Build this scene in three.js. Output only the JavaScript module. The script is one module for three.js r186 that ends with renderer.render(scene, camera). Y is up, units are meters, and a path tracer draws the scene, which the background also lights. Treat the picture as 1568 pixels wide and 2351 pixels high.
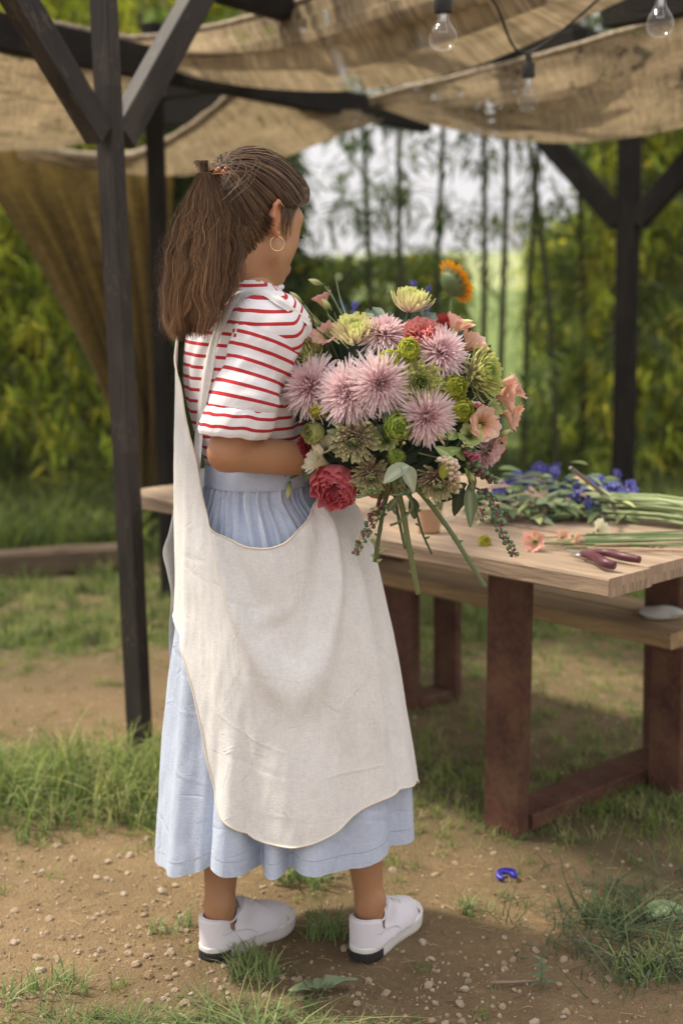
import * as THREE from 'three';
import { mergeGeometries } from 'three/addons/utils/BufferGeometryUtils.js';
import { ImprovedNoise } from 'three/addons/math/ImprovedNoise.js';

// ------------------------------------------------------------------ camera, sky, sun, exposure
const D = Math.PI / 180, V3 = (x, y, z) => new THREE.Vector3(x, y, z);
const scene = new THREE.Scene();
const camera = new THREE.PerspectiveCamera(39.6, 682 / 1024, 0.05, 3000);
camera.position.set(0, 1.4, 0);
camera.rotation.order = 'YXZ';
camera.rotation.set(-9.65 * D, 0, -0.012);
camera.focus = 2.62;
camera.userData.fStop = 2.4;
camera.updateMatrixWorld(true);

const SUN = V3(-0.5, 0.8, -0.17).normalize();
const SKY_LEVEL = 0.97;
{
  const W = 256, H = 128, data = new Float32Array(W * H * 4), nz = new ImprovedNoise();
  for (let j = 0; j < H; j++) for (let i = 0; i < W; i++) {
    const el = ((j + 0.5) / H - 0.5) * Math.PI, az = ((i + 0.5) / W - 0.5) * 2 * Math.PI;
    const x = Math.cos(el) * Math.cos(az), y = Math.sin(el), z = Math.cos(el) * Math.sin(az);
    const c = 0.5 + 0.5 * (nz.noise(x * 2.1, y * 3.5, z * 2.1) + 0.5 * nz.noise(x * 5, y * 8, z * 5 + 9));
    const toSun = Math.max(0, x * SUN.x + y * SUN.y + z * SUN.z);
    let k = y > 0 ? (0.84 + 0.2 * c) * (0.8 + 0.38 * y) + 0.5 * Math.pow(toSun, 10) : 0.35;
    const o = (j * W + i) * 4;
    data[o] = k * SKY_LEVEL; data[o + 1] = k * 0.965 * SKY_LEVEL; data[o + 2] = k * (0.97 + 0.03 * (1 - c)) * SKY_LEVEL; data[o + 3] = 1;
  }
  const t = new THREE.DataTexture(data, W, H, THREE.RGBAFormat, THREE.FloatType);
  t.mapping = THREE.EquirectangularReflectionMapping; t.magFilter = t.minFilter = THREE.LinearFilter; t.needsUpdate = true;
  scene.background = t; scene.environment = t;
}
const sun = new THREE.DirectionalLight(new THREE.Color(1, 0.91, 0.75), 4.0);
sun.position.copy(SUN).multiplyScalar(40).add(V3(0, 0, -4)); sun.target.position.set(0, 0, -4);
sun.shadow.radius = 10; sun.castShadow = true; sun.shadow.mapSize.set(2048, 2048);
Object.assign(sun.shadow.camera, { left: -12, right: 12, top: 12, bottom: -12, near: 1, far: 90 });
scene.add(sun, sun.target);

const renderer = new THREE.WebGLRenderer({ antialias: true });
renderer.setSize(682, 1024);
renderer.toneMapping = THREE.LinearToneMapping;
renderer.toneMappingExposure = 1.25;
renderer.shadowMap.enabled = true;

// ------------------------------------------------------------------ small tools
function rng(seed) { let s = seed >>> 0; return () => { s = (s + 0x6d2b79f5) | 0; let t = Math.imul(s ^ (s >>> 15), 1 | s); t = (t + Math.imul(t ^ (t >>> 7), 61 | t)) ^ t; return ((t ^ (t >>> 14)) >>> 0) / 4294967296; }; }
const NZ = new ImprovedNoise(), n3 = (x, y, z = 0) => NZ.noise(x, y, z);
const fbm = (x, y, z = 0, o = 4) => { let s = 0, a = 1, t = 0; for (let i = 0; i < o; i++) { s += a * NZ.noise(x, y, z + i * 7.3); t += a; a *= 0.5; x *= 2.03; y *= 2.03; z *= 2.03; } return s / t; };
const clamp = (x, a = 0, b = 1) => Math.min(b, Math.max(a, x)), mix = (a, b, t) => a + (b - a) * t;
const ss = (a, b, x) => { const t = clamp((x - a) / (b - a)); return t * t * (3 - 2 * t); };
const gauss = (x) => Math.exp(-x * x);
const lerpT = (T, x) => { if (x <= T[0][0]) return T[0].slice(1); for (let i = 0; i < T.length - 1; i++) if (x <= T[i + 1][0]) { const k = (x - T[i][0]) / (T[i + 1][0] - T[i][0]); return T[i].slice(1).map((a, j) => mix(a, T[i + 1][j + 1], k)); } return T[T.length - 1].slice(1); };
const crT = (T, x) => { // smooth table
  const n = T.length; if (x <= T[0][0]) return T[0][1]; if (x >= T[n - 1][0]) return T[n - 1][1];
  let i = 0; while (x > T[i + 1][0]) i++;
  const h = T[i + 1][0] - T[i][0], t = (x - T[i][0]) / h, s0 = (T[i + 1][1] - T[i][1]) / h;
  const m = (k) => (k <= 0 || k >= n - 1) ? (k <= 0 ? (T[1][1] - T[0][1]) / (T[1][0] - T[0][0]) : (T[n - 1][1] - T[n - 2][1]) / (T[n - 1][0] - T[n - 2][0])) : (T[k + 1][1] - T[k - 1][1]) / (T[k + 1][0] - T[k - 1][0]);
  const a = T[i][1], b = T[i + 1][1], t2 = t * t, t3 = t2 * t; void s0;
  return (2 * t3 - 3 * t2 + 1) * a + (t3 - 2 * t2 + t) * h * m(i) + (-2 * t3 + 3 * t2) * b + (t3 - t2) * h * m(i + 1);
};
// survey of the photograph: a sight line (u, v in 1568 x 2351) met with an upright plane z, or with a level y
const sight = (u, v) => V3((u - 784) / 3265, -(v - 1175.5) / 3265, -1).transformDirection(camera.matrixWorld);
const atz = (u, v, z) => { const d = sight(u, v); return d.multiplyScalar(z / d.z).add(camera.position); };
const aty = (u, v, y) => { const d = sight(u, v); return d.multiplyScalar((y - 1.4) / d.y).add(camera.position); };

const used = new Map();
function numbered(name) { const k = used.get(name) || 0; used.set(name, k + 1); return k ? `${name}_${String(k).padStart(3, '0')}` : name; }
function info(o, label, category, group, kind) { Object.assign(o.userData, label && { label }, category && { category }, group && { group }, kind && { kind }); return o; }
function thing(name, label, category, pos = V3(0, 0, 0), group) { const g = new THREE.Group(); g.name = numbered(name); g.position.copy(pos); scene.add(g); return info(g, label, category, group); }
const home = (p) => { const v = V3(0, 0, 0); for (let q = p; q && q !== scene; q = q.parent) v.add(q.position); return v; };
// geometry given in world coordinates, hung under a parent that is only moved
function part(name, geo, mat, parent, label) { const o = new THREE.Mesh(geo, mat); o.name = parent === scene ? numbered(name) : name; o.castShadow = o.receiveShadow = true; if (parent !== scene) { const h = home(parent); geo.translate(-h.x, -h.y, -h.z); } parent.add(o); if (label) o.userData.label = label; return o; }
// geometry in the parent's own axes
function piece(name, geo, mat, parent, label) { const o = new THREE.Mesh(geo, mat); o.name = name; o.castShadow = o.receiveShadow = true; parent.add(o); if (label) o.userData.label = label; return o; }

class GB { // geometry builder
  constructor() { this.p = []; this.n = []; this.t = []; this.c = []; this.i = []; this.hasN = false; }
  get count() { return this.p.length / 3; }
  v(p, c, u = 0, w = 0, n) { this.p.push(p.x, p.y, p.z); if (c) this.c.push(c[0], c[1], c[2]); else this.c.push(1, 1, 1); this.t.push(u, w); if (n) { this.n.push(n.x, n.y, n.z); this.hasN = true; } else this.n.push(0, 0, 0); return this.p.length / 3 - 1; }
  quad(a, b, c, d) { this.i.push(a, b, c, a, c, d); }
  grid(nu, nv, fn, { closeU = false, color, uv } = {}) { // fn(a,b) a,b in 0..1
    const b0 = this.count, cu = closeU ? nu : nu + 1;
    for (let j = 0; j <= nv; j++) for (let i = 0; i < cu; i++) { const a = i / nu, b = j / nv, p = fn(a, b); const q = uv ? uv(a, b, p) : [a, b]; this.v(p, typeof color === 'function' ? color(a, b, p) : color, q[0], q[1]); }
    for (let j = 0; j < nv; j++) for (let i = 0; i < nu; i++) { const a = b0 + j * cu + i, b = b0 + j * cu + (i + 1) % cu; this.quad(a, b, b + cu, a + cu); }
    return this;
  }
  tube(pts, rad, seg = 6, color, caps = true) { // pts: Vector3 list, rad number | fn(t)
    const n = pts.length, b0 = this.count; let nx = null, L = 0;
    for (let j = 0; j < n; j++) {
      const T = pts[Math.min(n - 1, j + 1)].clone().sub(pts[Math.max(0, j - 1)]).normalize();
      if (!nx) { nx = Math.abs(T.y) < 0.9 ? V3(0, 1, 0) : V3(1, 0, 0); }
      nx = nx.clone().addScaledVector(T, -nx.dot(T)).normalize();
      const ny = T.clone().cross(nx), t = j / (n - 1), r = typeof rad === 'function' ? rad(t) : rad; if (j) L += pts[j].distanceTo(pts[j - 1]);
      for (let i = 0; i < seg; i++) { const a = i / seg * 2 * Math.PI; this.v(pts[j].clone().addScaledVector(nx, Math.cos(a) * r).addScaledVector(ny, Math.sin(a) * r), typeof color === 'function' ? color(t, a) : color, i / seg, L); }
    }
    for (let j = 0; j < n - 1; j++) for (let i = 0; i < seg; i++) { const a = b0 + j * seg + i, b = b0 + j * seg + (i + 1) % seg; this.quad(a, b, b + seg, a + seg); }
    if (caps) for (const [j, f] of [[0, 1], [n - 1, 0]]) { const c = this.v(pts[j], typeof color === 'function' ? color(j ? 1 : 0, 0) : color); for (let i = 0; i < seg; i++) { const a = b0 + j * seg + i, b = b0 + j * seg + (i + 1) % seg; if (f) this.i.push(c, b, a); else this.i.push(c, a, b); } }
    return this;
  }
  ball(c, r, color, seg = 8, sq = V3(1, 1, 1)) { const g = this; const b0 = g.count; g.grid(seg, Math.max(4, seg >> 1), (a, b) => { const t = a * 2 * Math.PI, f = (b - 0.5) * Math.PI; return V3(c.x + r * sq.x * Math.cos(f) * Math.sin(t), c.y + r * sq.y * Math.sin(f), c.z + r * sq.z * Math.cos(f) * Math.cos(t)); }, { closeU: true, color }); void b0; return g; }
  leaf(base, dir, up, len, wid, { bend = 0.25, fold = 0.25, seg = 6, color = [1, 1, 1], color2, curl = 0, wave = 0, lobes = 0 } = {}) {
    dir = dir.clone().normalize(); const side = dir.clone().cross(up).normalize(), nrm = side.clone().cross(dir).normalize();
    return this.grid(4, seg, (a, b) => {
      const s = a * 2 - 1; let w = Math.pow(Math.sin(Math.PI * Math.pow(b * 0.96 + 0.02, 0.8)), 0.9) * wid * 0.5; if (lobes) w *= 1 + 0.35 * Math.sin(b * lobes * Math.PI * 2);
      const ang = bend * b, y = len * (bend ? Math.sin(ang) / bend : b), z = -len * (bend ? (1 - Math.cos(ang)) / bend : 0);
      return base.clone().addScaledVector(dir, y).addScaledVector(nrm, z + Math.abs(s) * w * fold + wave * len * Math.sin(b * 9 + s * 2) * Math.abs(s)).addScaledVector(side, s * w * (1 - 0.1 * fold)).addScaledVector(nrm, -curl * b * b * len * Math.abs(s));
    }, { color: (a, b) => color2 ? color.map((c, k) => mix(c, color2[k], Math.abs(a * 2 - 1) < 0.1 ? 1 : 0.25 * b)) : color });
  }
  box(c, sx, sy, sz, color) { const g = new THREE.BoxGeometry(sx, sy, sz); g.translate(c.x, c.y, c.z); return this.add(g, color); }
  add(g, color) { const b0 = this.count, P = g.attributes.position, U = g.attributes.uv; for (let i = 0; i < P.count; i++) this.v(V3(P.getX(i), P.getY(i), P.getZ(i)), color, U ? U.getX(i) : 0, U ? U.getY(i) : 0); const I = g.index; if (I) for (let i = 0; i < I.count; i++) this.i.push(b0 + I.getX(i)); else for (let i = 0; i < P.count; i++) this.i.push(b0 + i); return this; }
  build(keepN = false) {
    const g = new THREE.BufferGeometry();
    g.setAttribute('position', new THREE.Float32BufferAttribute(this.p, 3)); g.setAttribute('uv', new THREE.Float32BufferAttribute(this.t, 2)); g.setAttribute('color', new THREE.Float32BufferAttribute(this.c, 3)); g.setIndex(this.i);
    if (this.hasN && keepN) g.setAttribute('normal', new THREE.Float32BufferAttribute(this.n, 3)); else g.computeVertexNormals();
    return g;
  }
}
const curve = (pts, n) => new THREE.CatmullRomCurve3(pts, false, 'centripetal').getPoints(n);
// a sawn timber between two points: w across (along side), h the other way, edges softened, own faces
function timber(a, b, side, w, h, { wob = 0.0012, seg = 10, seed = 1, bev = 0.004 } = {}) {
  const g = new GB(), T = b.clone().sub(a), L = T.length(); T.normalize();
  const s = side.clone().addScaledVector(T, -side.dot(T)).normalize(), n = T.clone().cross(s);
  const ring = [[-w / 2 + bev, -h / 2], [w / 2 - bev, -h / 2], [w / 2, -h / 2 + bev], [w / 2, h / 2 - bev], [w / 2 - bev, h / 2], [-w / 2 + bev, h / 2], [-w / 2, h / 2 - bev], [-w / 2, -h / 2 + bev]];
  const per = [0, w, w + 0.01, w + h, w + h + 0.01, 2 * w + h, 2 * w + h + 0.01, 2 * w + 2 * h];
  for (let k = 0; k < 8; k++) { const p0 = ring[k], p1 = ring[(k + 1) % 8], u0 = per[k], u1 = k < 7 ? per[k + 1] : per[7] + 0.01;
    g.grid(1, seg, (e, t) => { const x = mix(p0[0], p1[0], e), y = mix(p0[1], p1[1], e), q = 1 + wob / w * 2 * n3(t * L * 3, seed * 3.1, e * 0.1 + k); return a.clone().addScaledVector(T, t * L).addScaledVector(s, x * q).addScaledVector(n, y * q); }, { uv: (e, t) => [mix(u0, u1, e) + seed * 0.37, t * L] }); }
  for (const [c, f] of [[a, -1], [b, 1]]) { const k0 = g.count; ring.forEach((r) => g.v(c.clone().addScaledVector(s, r[0]).addScaledVector(n, r[1]), null, r[0] + seed, r[1])); for (let k = 1; k < 7; k++) f > 0 ? g.i.push(k0, k0 + k, k0 + k + 1) : g.i.push(k0, k0 + k + 1, k0 + k); }
  return g.build();
}

// ------------------------------------------------------------------ textures
function tex(w, h, fn, srgb = false, repeat) { // fn -> [r,g,b] or number, 0..1 ; periodic is up to fn
  const d = new Uint8Array(w * h * 4);
  for (let y = 0; y < h; y++) for (let x = 0; x < w; x++) { const c = fn(x / w, y / h, x, y), o = (y * w + x) * 4; if (typeof c === 'number') d[o] = d[o + 1] = d[o + 2] = clamp(c) * 255; else { d[o] = clamp(c[0]) * 255; d[o + 1] = clamp(c[1]) * 255; d[o + 2] = clamp(c[2]) * 255; } d[o + 3] = 255; }
  const t = new THREE.DataTexture(d, w, h, THREE.RGBAFormat); t.wrapS = t.wrapT = THREE.RepeatWrapping; t.magFilter = t.minFilter = THREE.LinearFilter; if (srgb) t.colorSpace = THREE.SRGBColorSpace; if (repeat) t.repeat.set(...repeat); t.needsUpdate = true; return t;
}
// noise that tiles: value noise on a wrapped lattice
function tileNoise(seed, n) { const r = rng(seed), g = Array.from({ length: n * n }, r); return (x, y) => { x = ((x % 1) + 1) % 1 * n; y = ((y % 1) + 1) % 1 * n; const i = Math.floor(x), j = Math.floor(y), a = x - i, b = y - j, u = a * a * (3 - 2 * a), v = b * b * (3 - 2 * b), G = (p, q) => g[(q % n) * n + p % n]; return mix(mix(G(i, j), G(i + 1, j), u), mix(G(i, j + 1), G(i + 1, j + 1), u), v); }; }
const T4 = [tileNoise(1, 8), tileNoise(2, 19), tileNoise(3, 41), tileNoise(4, 97), tileNoise(5, 211), tileNoise(6, 3)];
const tf = (x, y) => 0.34 * T4[0](x, y) + 0.26 * T4[1](x, y) + 0.18 * T4[2](x, y) + 0.13 * T4[3](x, y) + 0.09 * T4[4](x, y);

// ------------------------------------------------------------------ materials
const std = (o) => new THREE.MeshStandardMaterial(o), phy = (o) => new THREE.MeshPhysicalMaterial(o);
const dirtMap = tex(1024, 1024, (x, y) => { const a = tf(x, y), b = T4[4](x * 2, y * 2), c = T4[4](x * 4 + 0.3, y * 4), k = 0.5 + 0.62 * (a - 0.5) * 2 * 0.7 + 0.22 * (b - 0.5) + 0.3 * (c - 0.5), s = ss(0.8, 0.95, T4[3](x * 1.0, y)) * 0.18; const m = 0.68 + 0.45 * (k - 0.5) + s; return [m, m * (0.98 + 0.06 * (b - 0.5)), m * (0.95 + 0.12 * (a - 0.5))]; });
const dirtBump = tex(1024, 1024, (x, y) => 0.45 * tf(x, y) + 0.3 * T4[4](x * 2, y * 2) + 0.25 * T4[4](x * 4 + 0.3, y * 4));
const woodMap = tex(512, 1024, (x, y) => { const w = T4[1](x, y) * 0.02, g = T4[4](x * 1 + w, y * 0.06) * 0.5 + T4[3](x * 1 + w, y * 0.04) * 0.5, s = T4[0](x, y * 0.5), k = T4[4](x * 3, y * 0.1); const m = 0.62 + 0.5 * (g - 0.5) + 0.22 * (s - 0.5) + 0.25 * (k - 0.5); return [m, m * 0.99, m * 0.97]; });
const woodBump = tex(512, 1024, (x, y) => { const w = T4[1](x, y) * 0.02; return 0.6 * T4[4](x + w, y * 0.06) + 0.4 * T4[4](x * 3, y * 0.1); });
const paintMap = tex(512, 1024, (x, y) => { const w = T4[1](x, y) * 0.03, g = T4[4](x + w, y * 0.05), b = T4[0](x, y * 0.6), chip = ss(0.74, 0.8, 0.55 * T4[2](x, y * 0.35) + 0.45 * T4[4](x * 0.8, y * 0.3)), pale = ss(0.55, 0.9, T4[1](x, y * 0.4)); const m = 0.5 + 0.35 * (g - 0.5) + 0.35 * (b - 0.5) + 0.25 * pale; return [m + chip * 0.9, m + chip * 0.62, m + chip * 0.42]; });
const rustMap = tex(512, 512, (x, y) => { const a = tf(x, y), b = T4[3](x, y), k = 0.6 + 0.8 * (a - 0.5) + 0.2 * (b - 0.5), o = ss(0.5, 0.75, T4[1](x, y)); return [k, k * (0.9 + 0.25 * o), k * (0.9 + 0.1 * o)]; });
const M = {
  ground: std({ map: dirtMap, bumpMap: dirtBump, bumpScale: 0.011, vertexColors: true, roughness: 1 }),
  post: phy({ specularIntensity: 0.6, color: new THREE.Color().setRGB(0.06, 0.048, 0.04), map: paintMap, bumpMap: woodBump, bumpScale: 0.0012, roughness: 0.62 }),
  postDark: phy({ specularIntensity: 0.3, color: new THREE.Color().setRGB(0.026, 0.021, 0.017), map: paintMap, bumpMap: woodBump, bumpScale: 0.0012, roughness: 0.75 }),
  table: std({ color: new THREE.Color().setRGB(0.5, 0.36, 0.245), map: woodMap, bumpMap: woodBump, bumpScale: 0.0015, roughness: 0.75 }),
  bench: std({ color: new THREE.Color().setRGB(0.55, 0.38, 0.2), map: woodMap, bumpMap: woodBump, bumpScale: 0.0015, roughness: 0.8 }),
  rust: std({ color: new THREE.Color().setRGB(0.17, 0.072, 0.04), map: rustMap, bumpMap: rustMap, bumpScale: 0.0006, roughness: 0.8 }),
  log: std({ color: new THREE.Color().setRGB(0.2, 0.14, 0.09), map: woodMap, bumpMap: woodBump, bumpScale: 0.004, roughness: 0.9 }),
  leaf: phy({ vertexColors: true, transmission: 0.5, thickness: 0, roughness: 1, side: THREE.DoubleSide, specularIntensity: 0.4 }),
  glossLeaf: phy({ vertexColors: true, roughness: 0.55, side: THREE.DoubleSide }),
  petal: phy({ vertexColors: true, transmission: 0.4, thickness: 0, roughness: 0.9, side: THREE.DoubleSide, specularIntensity: 0.25 }),
  stem: std({ vertexColors: true, roughness: 0.6 }),
  stone: std({ vertexColors: true, roughness: 0.95, bumpMap: dirtBump, bumpScale: 0.002 }),
  glass: phy({ transmission: 1, thickness: 0, roughness: 0.02, ior: 1.5, color: 0xffffff }),
  black: std({ color: new THREE.Color().setRGB(0.02, 0.018, 0.016), roughness: 0.6 }),
  metal: std({ color: new THREE.Color().setRGB(0.6, 0.58, 0.55), metalness: 1, roughness: 0.35 }),
  gold: std({ color: new THREE.Color().setRGB(0.85, 0.62, 0.28), metalness: 1, roughness: 0.22 }),
};

// ------------------------------------------------------------------ ground, hills
const groundH = (x, z) => { const near = ss(14, 5, Math.hypot(x, z + 3)); return 0.012 * near * fbm(x * 1.1, z * 1.1, 4, 3) + 0.006 * near * n3(x * 6, z * 6, 8) + 0.003 * near * n3(x * 17, z * 17, 3) - (z < -14 ? 0 : 0); };
// how grassy a spot is, 0..1
const blob = (x, z, cx, cz, rx, rz) => gauss(Math.hypot((x - cx) / rx, (z - cz) / rz));
function grassy(x, z) {
  const n = fbm(x * 1.3 + 3, z * 1.3, 2, 4), m = n3(x * 5, z * 5, 1);
  let g = 1.25 * blob(x, z, -0.72, -3.72, 0.62, 0.36) + 0.9 * blob(x, z, -1.5, -3.75, 0.55, 0.4) + 0.35 * blob(x, z, -0.3, -2.5, 0.3, 0.12) + 0.5 * blob(x, z, -0.4, -2.42, 0.25, 0.13)
    + 0.45 * blob(x, z, -0.02, -3.0, 0.16, 0.22) + 0.6 * blob(x, z, 0.2, -3.7, 0.5, 0.3) + 0.5 * blob(x, z, 0.9, -3.05, 0.35, 0.25) + 0.55 * blob(x, z, 0.75, -3.5, 0.4, 0.2);
  g += ss(-4.3, -6.2, z) * 0.8 + 0.4 * ss(-3.1, -3.8, z) * ss(-0.2, 0.4, x); g += 0.5 * blob(x, z, -1.5, -5.3, 0.9, 0.35);
  return clamp(g * (0.75 + 0.9 * n) + 0.16 * m - 0.03);
}
{
  const g = new GB(), NXg = 330, NZg = 360;
  const wx = (a) => { const t = a * 2 - 1; return 2.2 * t + 90 * Math.pow(Math.abs(t), 5) * Math.sign(t) * 1.6; };
  const wz = (b) => 2.2 - 7.4 * b - 150 * Math.pow(b, 6);
  g.grid(NXg, NZg, (a, b) => { const x = wx(a), z = wz(b); return V3(x, groundH(x, z), z); }, {
    uv: (a, b, p) => [p.x / 1.3, p.z / 1.3],
    color: (a, b, p) => {
      const k = grassy(p.x, p.z), n = fbm(p.x * 0.9, p.z * 0.9, 9, 4), far = ss(-7.5, -10, p.z), w = 1 + 0.75 * n;
      const dirt = [0.265 * w, 0.182 * w, 0.092 * w], gr = [0.095, 0.1, 0.034], md = [0.2, 0.29, 0.06];
      return dirt.map((c, i) => mix(mix(c, gr[i], k * 0.8), md[i], far));
    } });
  const m = part('ground', g.build(), M.ground, scene); info(m, 'bare brown earth with pebbles and grass patches under the pergola', 'ground', null, 'structure');
  scene.userData.ground = m;
}
{
  const hillMat = std({ vertexColors: true, roughness: 1 });
  const g = new GB();
  g.grid(160, 24, (a, b) => { const az = (-70 + 140 * a) * D, r = 60 + 200 * b, x = Math.sin(az) * r, z = -Math.cos(az) * r, h = ss(0, 1, b) * (3.6 + 2.2 * fbm(a * 5, b * 1.5, 2, 4) + 1.6 * gauss((a - 0.62) / 0.12)); return V3(x, h - 0.5, z); }, { color: (a, b) => { const n = fbm(a * 22, b * 6, 6, 4), w = ss(0.05, 0.3, n + 0.3 * (b - 0.5)); return [mix(0.3, 0.07, w), mix(0.34, 0.1, w), mix(0.13, 0.055, w)]; } });
  info(part('hill', g.build(), hillMat, scene), 'low green hill under the white sky beyond the bamboo', 'hill', null, 'structure');
}
scene.fog = new THREE.FogExp2(new THREE.Color(0.93, 0.94, 0.93), 0.0007);

// ------------------------------------------------------------------ pergola of dark posts, beams and braces
const PA = V3(0.5, 0, -0.866), PB = V3(0.866, 0, 0.5), UP = V3(0, 1, 0);
const pergola = thing('pergola', 'dark stained timber pergola with braced square posts over the garden table', 'pergola', V3(-0.613, 0, -4.003));
{
  let s = 1;
  const bar = (name, a, b, side, w, h, mat = M.post, label) => part(name, timber(a, b, side, w, h, { seed: s++ }), mat, pergola, label);
  const post = (p, top, w, h, mat) => bar('post', V3(p.x, -0.1, p.z), V3(p.x - 0.028 * (top / 2.3) * (p.z > -5 ? 1 : 0), top, p.z), PB, w, h, mat);
  const P1 = V3(-0.597, 0, -4.003), P2 = V3(1.5, 0, -7.5), P3 = V3(-0.75, 0, -6.05);
  const lean = 0.028;
  post(P1, 2.5, 0.062, 0.05, M.post); post(P2, 2.5, 0.1, 0.1, M.postDark); post(P3, 2.4, 0.06, 0.06, M.postDark);
  const brace = (P, sgn, y0, w, h, mat, dx = 0, dir = PA) => { const a = P.clone().addScaledVector(dir, sgn * 0.045); a.y = y0; a.x -= dx; const b = P.clone().addScaledVector(dir, sgn * 0.62); b.y = y0 + 0.62; b.x -= dx * 1.4; bar('brace', a, b, dir === PA ? PB : PA, w, h, mat); };
  brace(P1, -1, 1.77, 0.055, 0.08, M.post, lean * 0.8); brace(P1, 1, 1.77, 0.055, 0.085, M.post, lean * 0.8);
  brace(P2, -1, 1.63, 0.1, 0.11, M.postDark, 0, PB); brace(P2, 1, 1.63, 0.1, 0.11, M.postDark, 0, PB);
  const along = (p, t0, t1, y, w, h, mat) => { const a = p.clone().addScaledVector(PA, t0), b = p.clone().addScaledVector(PA, t1); a.y = b.y = y; bar('beam', a, b, PB, w, h, mat); };
  along(P1, -2.0, 6.5, 2.46, 0.09, 0.12, M.postDark);
  const A0 = aty(-60, 62, 2.2), A1 = aty(975, 278, 2.2); A0.addScaledVector(A0.clone().sub(A1).normalize(), 1.2);
  bar('beam', A0, A1, PB, 0.075, 0.12, M.postDark);
  // cross rafters
  bar('rafter', aty(250, 268, 2.2), aty(560, 240, 2.2), UP, 0.14, 0.06, M.postDark);
  bar('rafter', aty(372, 205, 2.2), aty(700, 150, 2.25), UP, 0.1, 0.06, M.postDark);
  bar('rafter', aty(400, -60, 2.3), aty(720, 40, 2.3), UP, 0.08, 0.07, M.postDark);
  bar('rafter', aty(1040, 178, 2.22), aty(1330, 105, 2.22), UP, 0.12, 0.06, M.postDark);
  bar('rafter', aty(1395, 28, 2.22), aty(1680, -22, 2.22), UP, 0.1, 0.06, M.postDark);
}

// ------------------------------------------------------------------ burlap shade cloths and curtain
const burlapMap = tex(1024, 1024, (x, y) => { const th = T4[4](x * 0.4, y * 2) * 0.35 + T4[4](x * 2.5, y * 0.12) * 0.65, st = T4[3](x * 0.12, y), st2 = T4[2](x * 0.1, y), w = 0.5 + 0.25 * Math.sin(x * 2 * Math.PI * 200) + 0.25 * Math.sin(y * 2 * Math.PI * 200); const m = 0.6 + 0.75 * (th - 0.5) + 0.18 * (st - 0.5) + 0.4 * (st2 - 0.5) + 0.12 * (w - 0.5); return [m, m * (0.985), m * (0.95)]; });
const burlapAlpha = tex(1024, 1024, (x, y) => { const g = ss(0.66, 0.82, 0.55 * T4[3](x * 0.35, y) + 0.45 * T4[1](x * 0.6, y * 0.8)), f = T4[4](x * 4, y * 1.2); return 1 - g * (0.35 + 0.6 * f); });
const burlapBump = tex(512, 512, (x, y) => 0.4 * T4[4](x * 0.3, y * 2) + 0.4 * T4[4](x * 2, y * 0.4) + 0.2 * T4[3](x * 0.2, y));
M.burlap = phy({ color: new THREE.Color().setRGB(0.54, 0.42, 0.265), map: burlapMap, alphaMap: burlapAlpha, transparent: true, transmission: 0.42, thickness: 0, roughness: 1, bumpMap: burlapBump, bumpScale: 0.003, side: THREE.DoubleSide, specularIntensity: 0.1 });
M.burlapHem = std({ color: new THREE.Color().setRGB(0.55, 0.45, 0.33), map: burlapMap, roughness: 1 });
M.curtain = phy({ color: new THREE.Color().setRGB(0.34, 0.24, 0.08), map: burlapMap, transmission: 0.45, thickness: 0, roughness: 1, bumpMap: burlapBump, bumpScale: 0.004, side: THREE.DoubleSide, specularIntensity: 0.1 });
function patch(rows) { // rows of Vector3 -> smooth sheet fn(a,b)
  const cs = rows.map((r) => new THREE.CatmullRomCurve3(r, false, 'centripetal'));
  return (a, b) => { const col = cs.map((c) => c.getPoint(a)); return new THREE.CatmullRomCurve3(col, false, 'centripetal').getPoint(b); };
}
function cloth(name, label, cat, rows, { nu = 60, nv = 24, mat = M.burlap, scale = 1.6, hem = true, hemR = 0.011, ripple = 0.045, seed = 1, hemB = 0 } = {}) {
  const f = patch(rows), mid = f(0.5, 0.5), t = thing(name, label, cat, mid, cat === 'shade cloth' ? 'burlap strips slung over the pergola' : null);
  const L = rows[0][0].distanceTo(rows[0][rows[0].length - 1]), W = rows[0][1].distanceTo(rows[rows.length - 1][1]);
  const g = new GB();
  g.grid(nu, nv, (a, b) => { const p = f(a, b), e = Math.sin(Math.PI * clamp(b * 0.92 + 0.04)); p.y += ripple * e * (n3(a * 2.2 + seed, b * 9, seed) + 0.5 * n3(a * 5, b * 22, seed + 4)); return p; }, { uv: (a, b) => [a * L / scale + seed * 0.13, b * W / scale + seed * 0.29] });
  part('sheet', g.build(), mat, t);
  if (hem) { const h = new GB(); h.tube(Array.from({ length: 60 }, (_, i) => { const p = f(i / 59, hemB); p.y += 0.006 + 0.004 * n3(i * 0.3, seed); return p; }), (q) => hemR * (1 + 0.3 * n3(q * 20, seed)), 7); part('hem', h.build(), M.burlapHem, t); }
  return t;
}
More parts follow.
